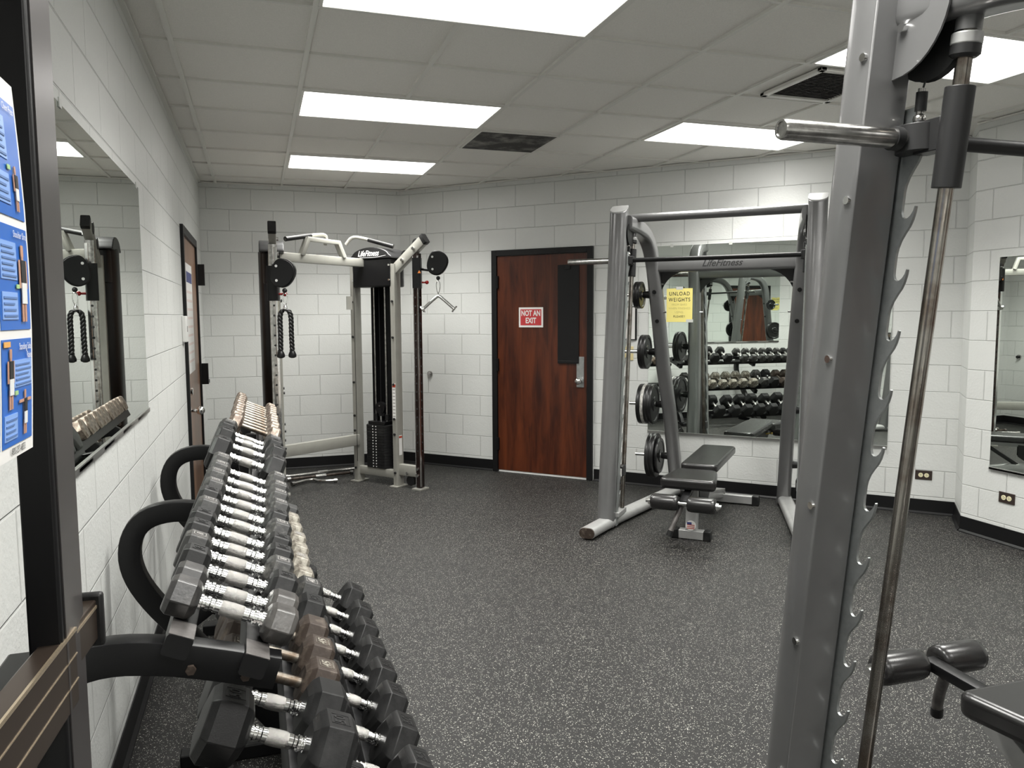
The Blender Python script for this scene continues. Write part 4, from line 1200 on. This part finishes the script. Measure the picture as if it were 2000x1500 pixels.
# sliding pulley heads
def egg(c, a, b, n, r, th):
    pr = []
    for i in range(28):
        t = 2 * PI * i / 28
        k = 1.0 + .12 * math.cos(t) + (.10 * math.sin(2 * t))
        pr.append((r * .88 * k * math.cos(t), r * 1.02 * math.sin(t)))
    mb = MB(); mb.prism(pr, Vector(c) - Vector(n) * th / 2, a, b, Vector(n) * th)
    return mb
def pulley_head(colp, c, a, n, sgn, dz=0.0):
    c, a, n = Vector(c), Vector(a), Vector(n)
    cp = Vector((*colp, 1.86))
    mb = MB(); mb.sweep([cp + Vector((0, 0, -.14 + dz)), cp + Vector((0, 0, .12 + dz))], rrect(.075, .085, .01, 2), a); sl = cmb(mb, 'slider', 'black_metal')
    mb = egg(c, a, (0, 0, 1), n, .105, .030); hd = cmb(mb, 'pulley_housing', 'black_rubber', sl, bevel=.004)
    mb = egg(c + n * .028, a, (0, 0, 1), n, .098, .012); cmb(mb, 'cover_plate', 'black_metal', sl, bevel=.003)
    for z in (.05, -.055):
        q = c + n * .034 + Vector((0, 0, z)) - a * .03 * sgn; mb = MB(); mb.cyl(q, q + n * .008, .010, n=12); cmb(mb, 'bolt', 'chrome', sl)
    mb = MB(); mb.cyl(cp + Vector((0, 0, .03 + dz)), Vector((c.x, c.y, 1.89 + dz * .6)), .012, n=12); cmb(mb, 'swivel', 'black_metal', sl)
    q = cp + Vector((0, 0, -.09 + dz)) + a * .04 * sgn
    mb = MB(); mb.cyl(q, q + a * .03 * sgn, .008); mb.sphere(q + a * .045 * sgn, .017, 14); cmb(mb, 'pull_knob', 'red_knob', sl)
    return sl
CL = Vector((.185, 5.97, 1.86)); CR = Vector((1.487, 6.60, 1.995))
sl = pulley_head((.125, 6.12), CL, (.95, -.31, 0), (-.31, -.95, 0), 1, -.06)
CRR = Vector((1.487, 6.60, 1.995))
sr = pulley_head((1.335, 6.69), CRR, (.93, -.35, 0), (-.35, -.93, 0), 1, .06)
q = Vector((1.345, 6.645, 1.92)); mb = MB(); mb.prism([(-.014, -.012), (.014, -.012), (0, .014)], q, (.93, -.35, 0), (0, 0, 1), (-.002, -.005, 0)); cmb(mb, 'warning_triangle', 'warn_orange', sr)
# attachments hanging from the pulleys
def clip(e, top, ln):
    mb = MB(); mb.sphere(top, .018, 14); mb.build('ball_stop', 'black_rubber', e)
    pts = []
    for i in range(20):
        t = 2 * PI * i / 20
        pts.append(Vector(top) + Vector((.016 * math.sin(t) * (1 + .25 * math.cos(t)), 0, -.02 - ln / 2 + ln / 2 * math.cos(t))))
    mb = MB(); mb.sweep(pts, circ(.0035, 8), (0, 1, 0), closed=True); mb.build('carabiner', 'chrome', e)
ro = empty('rope_handle', (.20, 5.95, 1.732), 'black braided rope handle hanging from the left pulley of the cable machine', 'rope attachment')
clip(ro, (0, 0, 0), .085)
mb = MB(); mb.lathe([(.006, 0), (.013, .01), (.017, .03), (.013, .05)], (0, 0, -.105), (0, 0, -1), 14); mb.build('ferrule', 'chrome', ro)
def braid(path, r):
    mb = MB()
    L_ = sum((b - a).length for a, b in zip(path[:-1], path[1:]))
    for ph in range(3):
        pts = []; acc = 0
        for i, p in enumerate(path):
            if i: acc += (p - path[i - 1]).length
            a = acc * 75 + ph * 2 * PI / 3
            pts.append(p + Vector((math.cos(a), math.sin(a), 0)) * r * .62)
        mb.sweep(pts, circ(r * .62, 8), (0, 1, 0))
    return mb
for sx in (-1, 1):
    ctrl = [Vector((0, 0, -.140)), Vector((sx * .028, 0, -.148)), Vector((sx * .040, 0, -.19)), Vector((sx * .038, 0, -.30)), Vector((sx * .040, 0, -.40)), Vector((sx * .041, 0, -.455))]
    base = smooth_path(ctrl, 3)
    fine = []
    for a, b in zip(base[:-1], base[1:]):
        for k in range(3): fine.append(a.lerp(b, k / 3))
    fine.append(base[-1])
    st = braid(fine, .0155).build('rope_strand', 'black_rubber', ro)
    MB().lathe([(.018, 0), (.024, .012), (.030, .030), (.028, .044), (.012, .052)], (sx * .041, 0, -.445), (0, 0, -1), 18).build('end_knob', 'black_metal', st)
vb = empty('pressdown_bar', (1.497, 6.585, 1.865), 'chrome V shaped press down bar hanging from the right pulley of the cable machine', 'bar attachment')
clip(vb, (0, 0, 0), .11)
ap = Vector((0, 0, -.155))
MB().tube([Vector((0, 0, -.12)), ap], .006, 8).build('eyelet', 'chrome', vb)
for sx in (-1, 1):
    d_ = Vector((.93, -.35, 0)) * sx
    end = ap + d_ * .135 + Vector((0, 0, -.11))
    o = MB().tube(smooth_path([ap, ap + d_ * .02 + Vector((0, 0, -.008)), end], 2), .0135, 14).build('bar_arm', 'chrome', vb)
    t_ = (end - ap).normalized()
    MB().lathe([(.010, -.01), (.034, 0), (.036, .006), (.030, .012)], end, t_, 24).build('end_disc', 'chrome', o)

# attachments lying on the floor
def floor_bar(pts, r, mat, label, knob=True):
    p0 = Vector(pts[0]); e = empty('cable_attachment', (p0.x, p0.y, 0), label, 'bar attachment', group='bar attachments on the floor by the cable machine')
    q = [Vector(p) - Vector((p0.x, p0.y, 0)) for p in pts]
    o = MB().tube(smooth_path(q, 2) if len(q) > 2 else q, r, 12).build('bar', mat, e)
    if knob:
        m_ = q[0].lerp(q[-1], .5); t_ = (q[-1] - q[0]).normalized()
        MB().cyl(m_ - t_ * .05, m_ + t_ * .05, r * 1.25, n=14).build('collar', 'chrome', e)
    for a, b in ((q[0], q[1]), (q[-1], q[-2])):
        MB().cyl(a, a + (b - a).normalized() * .03, r * 1.45, n=14).build('end_cap', 'chrome_worn', e)
    return e
floor_bar([(.20, 7.55, .022), (.92, 7.75, .022)], .015, 'chrome_worn', 'long chrome bar attachment lying against the back wall')
floor_bar([(.22, 7.42, .022), (.84, 7.55, .022)], .014, 'rust_iron', 'brown bar attachment lying on the floor between the two chrome ones')
floor_bar([(.25, 7.20, .020), (.45, 7.38, .020), (.50, 7.24, .020), (.66, 7.24, .020)], .014, 'chrome_worn', 'bent chrome bar attachment lying nearest the camera on the floor', knob=False)

# ------------------------------------------------------------------ black frame with bronze rail at the left edge
fr = empty('storage_frame', (-.213, .90, 0), 'black upright frame with a grooved bronze rail at the left edge of the photo', 'equipment frame')
mb = MB(); mb.bb(-.026, .006, 0, .10, 0, 2.35); p_ = mb.build('post', 'black_metal', fr, bevel=.003)
MB().bb(.0062, .0075, .012, .094, .62, 2.33).build('side_face', 'post_side', p_)
mb = MB(); mb.bb(-.031, .006, -1.05, -.97, 0, 2.35); mb.build('post', 'black_metal', fr, bevel=.003)
MB().bb(-.03, .0, -.97, 0, 1.90, 1.98).build('top_beam', 'black_metal', fr, bevel=.003)
MB().bb(-.24, -.02, .02, .08, 0.0, .05).build('foot', 'black_metal', fr)
MB().bb(-.24, -.02, -1.04, -.98, 0.0, .05).build('foot', 'black_metal', fr)
RM = Matrix.Translation((-.017, 0, 0)) @ Matrix.Translation((.030, .145, 0)) @ Matrix.Rotation(-.0760, 4, 'Z') @ Matrix.Translation((-.030, -.145, 0))
rl = MB(); rl.bb(.010, .034, -1.1, .045, 1.118, 1.203); rl = rl.xf(RM).build('bronze_rail', 'bronze_rail', fr, bevel=.002)
mb = MB(); mb.bb(.012, .030, -.02, .145, 1.150, 1.200); ir = mb.xf(RM).build('inner_rail', 'bronze_rail', rl, bevel=.002)
mb = MB(); mb.bb(.007, .037, .140, .152, 1.140, 1.208); mb.xf(RM).build('end_cap', 'black_rubber', ir, bevel=.004)
mb = MB(); mb.bb(.0325, .0352, -1.1, .045, 1.1995, 1.2038); mb.bb(.0335, .0346, -1.1, .045, 1.173, 1.1746); mb.bb(.0335, .0346, -1.1, .045, 1.144, 1.1456); mb.xf(RM).build('highlight_and_grooves', 'bronze_highlight', rl)  # bright strip painted as the top edge's highlight, then the groove lines
mb = MB(); mb.bb(.0295, .0310, .046, .14, 1.190, 1.1935); mb.xf(RM).build('highlight_and_grooves', 'bronze_highlight', ir)
MB().bb(-.07, -.022, -.9, .09, 1.10, 1.165).build('rail_bracket', 'black_metal', fr, bevel=.003)
MB().bb(-.20, -.075, -.95, .05, 1.08, 1.215).build('side_tray', 'black_metal', fr, bevel=.01)
MB().bb(-.20, -.18, -.95, .03, 1.215, 1.235).build('tray_edge', 'rail_grey', fr)

# exercise poster hanging in front of the frame
PX = -.207
PZ = 1.425
po = empty('exercise_poster', (PX, .832, PZ), 'blue exercise poster with small figures, hanging at the left edge of the photo', 'poster')
def pbulge(z):
    return .006 * math.sin(min(max(z / .34, 0), 1) * PI)
def prect(mb, y0, y1, z0, z1, off):
    n = 6
    vs = []; fs = []
    for i in range(n + 1):
        z = z0 + (z1 - z0) * i / n
        for y in (y0, y1):
            for o_ in (off, off + .0006): vs.append((o_ + pbulge(z), y, z))
    for i in range(n):
        a = i * 4; b = a + 4
        fs += [(a, a + 2, b + 2, b), (a + 1, b + 1, b + 3, a + 3), (a, b, b + 1, a + 1), (a + 2, a + 3, b + 3, b + 2)]
    fs += [(0, 1, 3, 2), (n * 4, n * 4 + 2, n * 4 + 3, n * 4 + 1)]
    mb.add(vs, fs)
    return mb
def ppart(name, mat, parent, y0, y1, z0, z1, off):
    return prect(MB(), y0, y1, z0, z1, off).build(name, mat, parent)
ppart('sheet', 'white_paper', po, -.60, .0, 0, .332, 0)
def figure(pan, fy, fz, hgt, arms, wy):
    # y is strongly foreshortened in the photo, the figure itself has ordinary proportions
    u = hgt / 1.75
    mb = MB()
    prect(mb, fy - .09 * u, fy + .09 * u, fz + 1.50 * u, fz + 1.75 * u, .0022)
    if arms: prect(mb, fy - .75 * u, fy + .75 * u, fz + 1.30 * u, fz + 1.41 * u, .0022)
    else:
        for sx in (-1, 1): prect(mb, fy + sx * .25 * u - .05 * u, fy + sx * .25 * u + .05 * u, fz + .80 * u, fz + 1.42 * u, .0022)
    prect(mb, fy - .06 * u, fy + .06 * u, fz + 1.30 * u, fz + 1.55 * u, .0022)
    for sx in (-1, 1): prect(mb, fy + sx * .10 * u - .06 * u, fy + sx * .10 * u + .06 * u, fz + .06 * u, fz + .60 * u, .0022)
    mb.build('figure', 'skin', pan)
    ppart('figure_top', 'ink', pan, fy - .17 * u, fy + .17 * u, fz + .92 * u, fz + 1.42 * u, .0028)
    ppart('figure_shorts', 'white_plastic', pan, fy - .18 * u, fy + .18 * u, fz + .46 * u, fz + .92 * u, .0028)
def text_box(pan, y0, y1, z0, z1, rows):
    ppart('text_box', 'poster_light', pan, y0, y1, z0, z1, .0014)
    mb = MB(); st = (z1 - z0) / (rows + .6)
    for k in range(rows): prect(mb, y0 + .003, y1 - .003 - .004 * (k % 3), z0 + st * (k + .45), z0 + st * (k + .8), .0020)
    mb.build('text_lines', 'poster_text', pan)
for ci in range(6):
    y1 = -.007 - .094 * ci; y0 = y1 - .087; W_ = y1 - y0
    for ri, (z0, z1) in enumerate(((.012, .104), (.112, .202), (.210, .312))):
        H_ = z1 - z0
        pan = ppart('exercise_panel', 'poster_blue', po, y0, y1, z0, z1, .0007)
        if ci > 2: continue
        if ri == 0:
            figure(pan, y0 + .22 * W_, z0 + .33 * H_, .58 * H_, 0, 1)
            figure(pan, y0 + .70 * W_, z0 + .05 * H_, .45 * H_, 1, 1)
            text_box(pan, y0 + .36 * W_, y1 - .003, z0 + .54 * H_, z0 + .80 * H_, 5)
            text_box(pan, y0 + .04 * W_, y0 + .46 * W_, z0 + .06 * H_, z0 + .30 * H_, 4)
            ppart('tag', 'poster_green', pan, y0 + .36 * W_, y0 + .46 * W_, z0 + .47 * H_, z0 + .51 * H_, .0020)
            ppart('tag', 'poster_orange', pan, y0 + .02 * W_, y0 + .22 * W_, z0 + .93 * H_, z0 + .98 * H_, .0020)
        else:
            figure(pan, y0 + .74 * W_, z0 + .05 * H_, (.78 if ri == 1 else .40) * H_, 0, 1)
            text_box(pan, y0 + .04 * W_, y0 + .56 * W_, z0 + .48 * H_, z0 + .84 * H_, 6)
            text_box(pan, y0 + .04 * W_, y0 + .54 * W_, z0 + .10 * H_, z0 + .36 * H_, 4)
            ppart('tag', 'poster_green', pan, y0 + .50 * W_, y0 + .60 * W_, z0 + .40 * H_, z0 + .44 * H_, .0020)
        t1, t2 = (('Standing Side', 'Raise'), ('Shoulder Shrug', ''), ('Chest Press', ''))[ri]
        mb = MB(); put_text(mb, t1, .0085, (.0028 + pbulge(z1 - .007), y1 - .025, z1 - .007), (0, 1, 0), (0, 0, 1), sx=.8)
        if t2: put_text(mb, t2, .0085, (.0028 + pbulge(z1 - .015), y1 - .013, z1 - .015), (0, 1, 0), (0, 0, 1), sx=.8)
        mb.build('title', 'sign_white', pan)
mb = MB(); put_text(mb, '1-800-237-6833', .009, (.0016, -.05, .0060), (0, 1, 0), (0, 0, 1), sx=.8); mb.build('phone_number', 'ink', po)
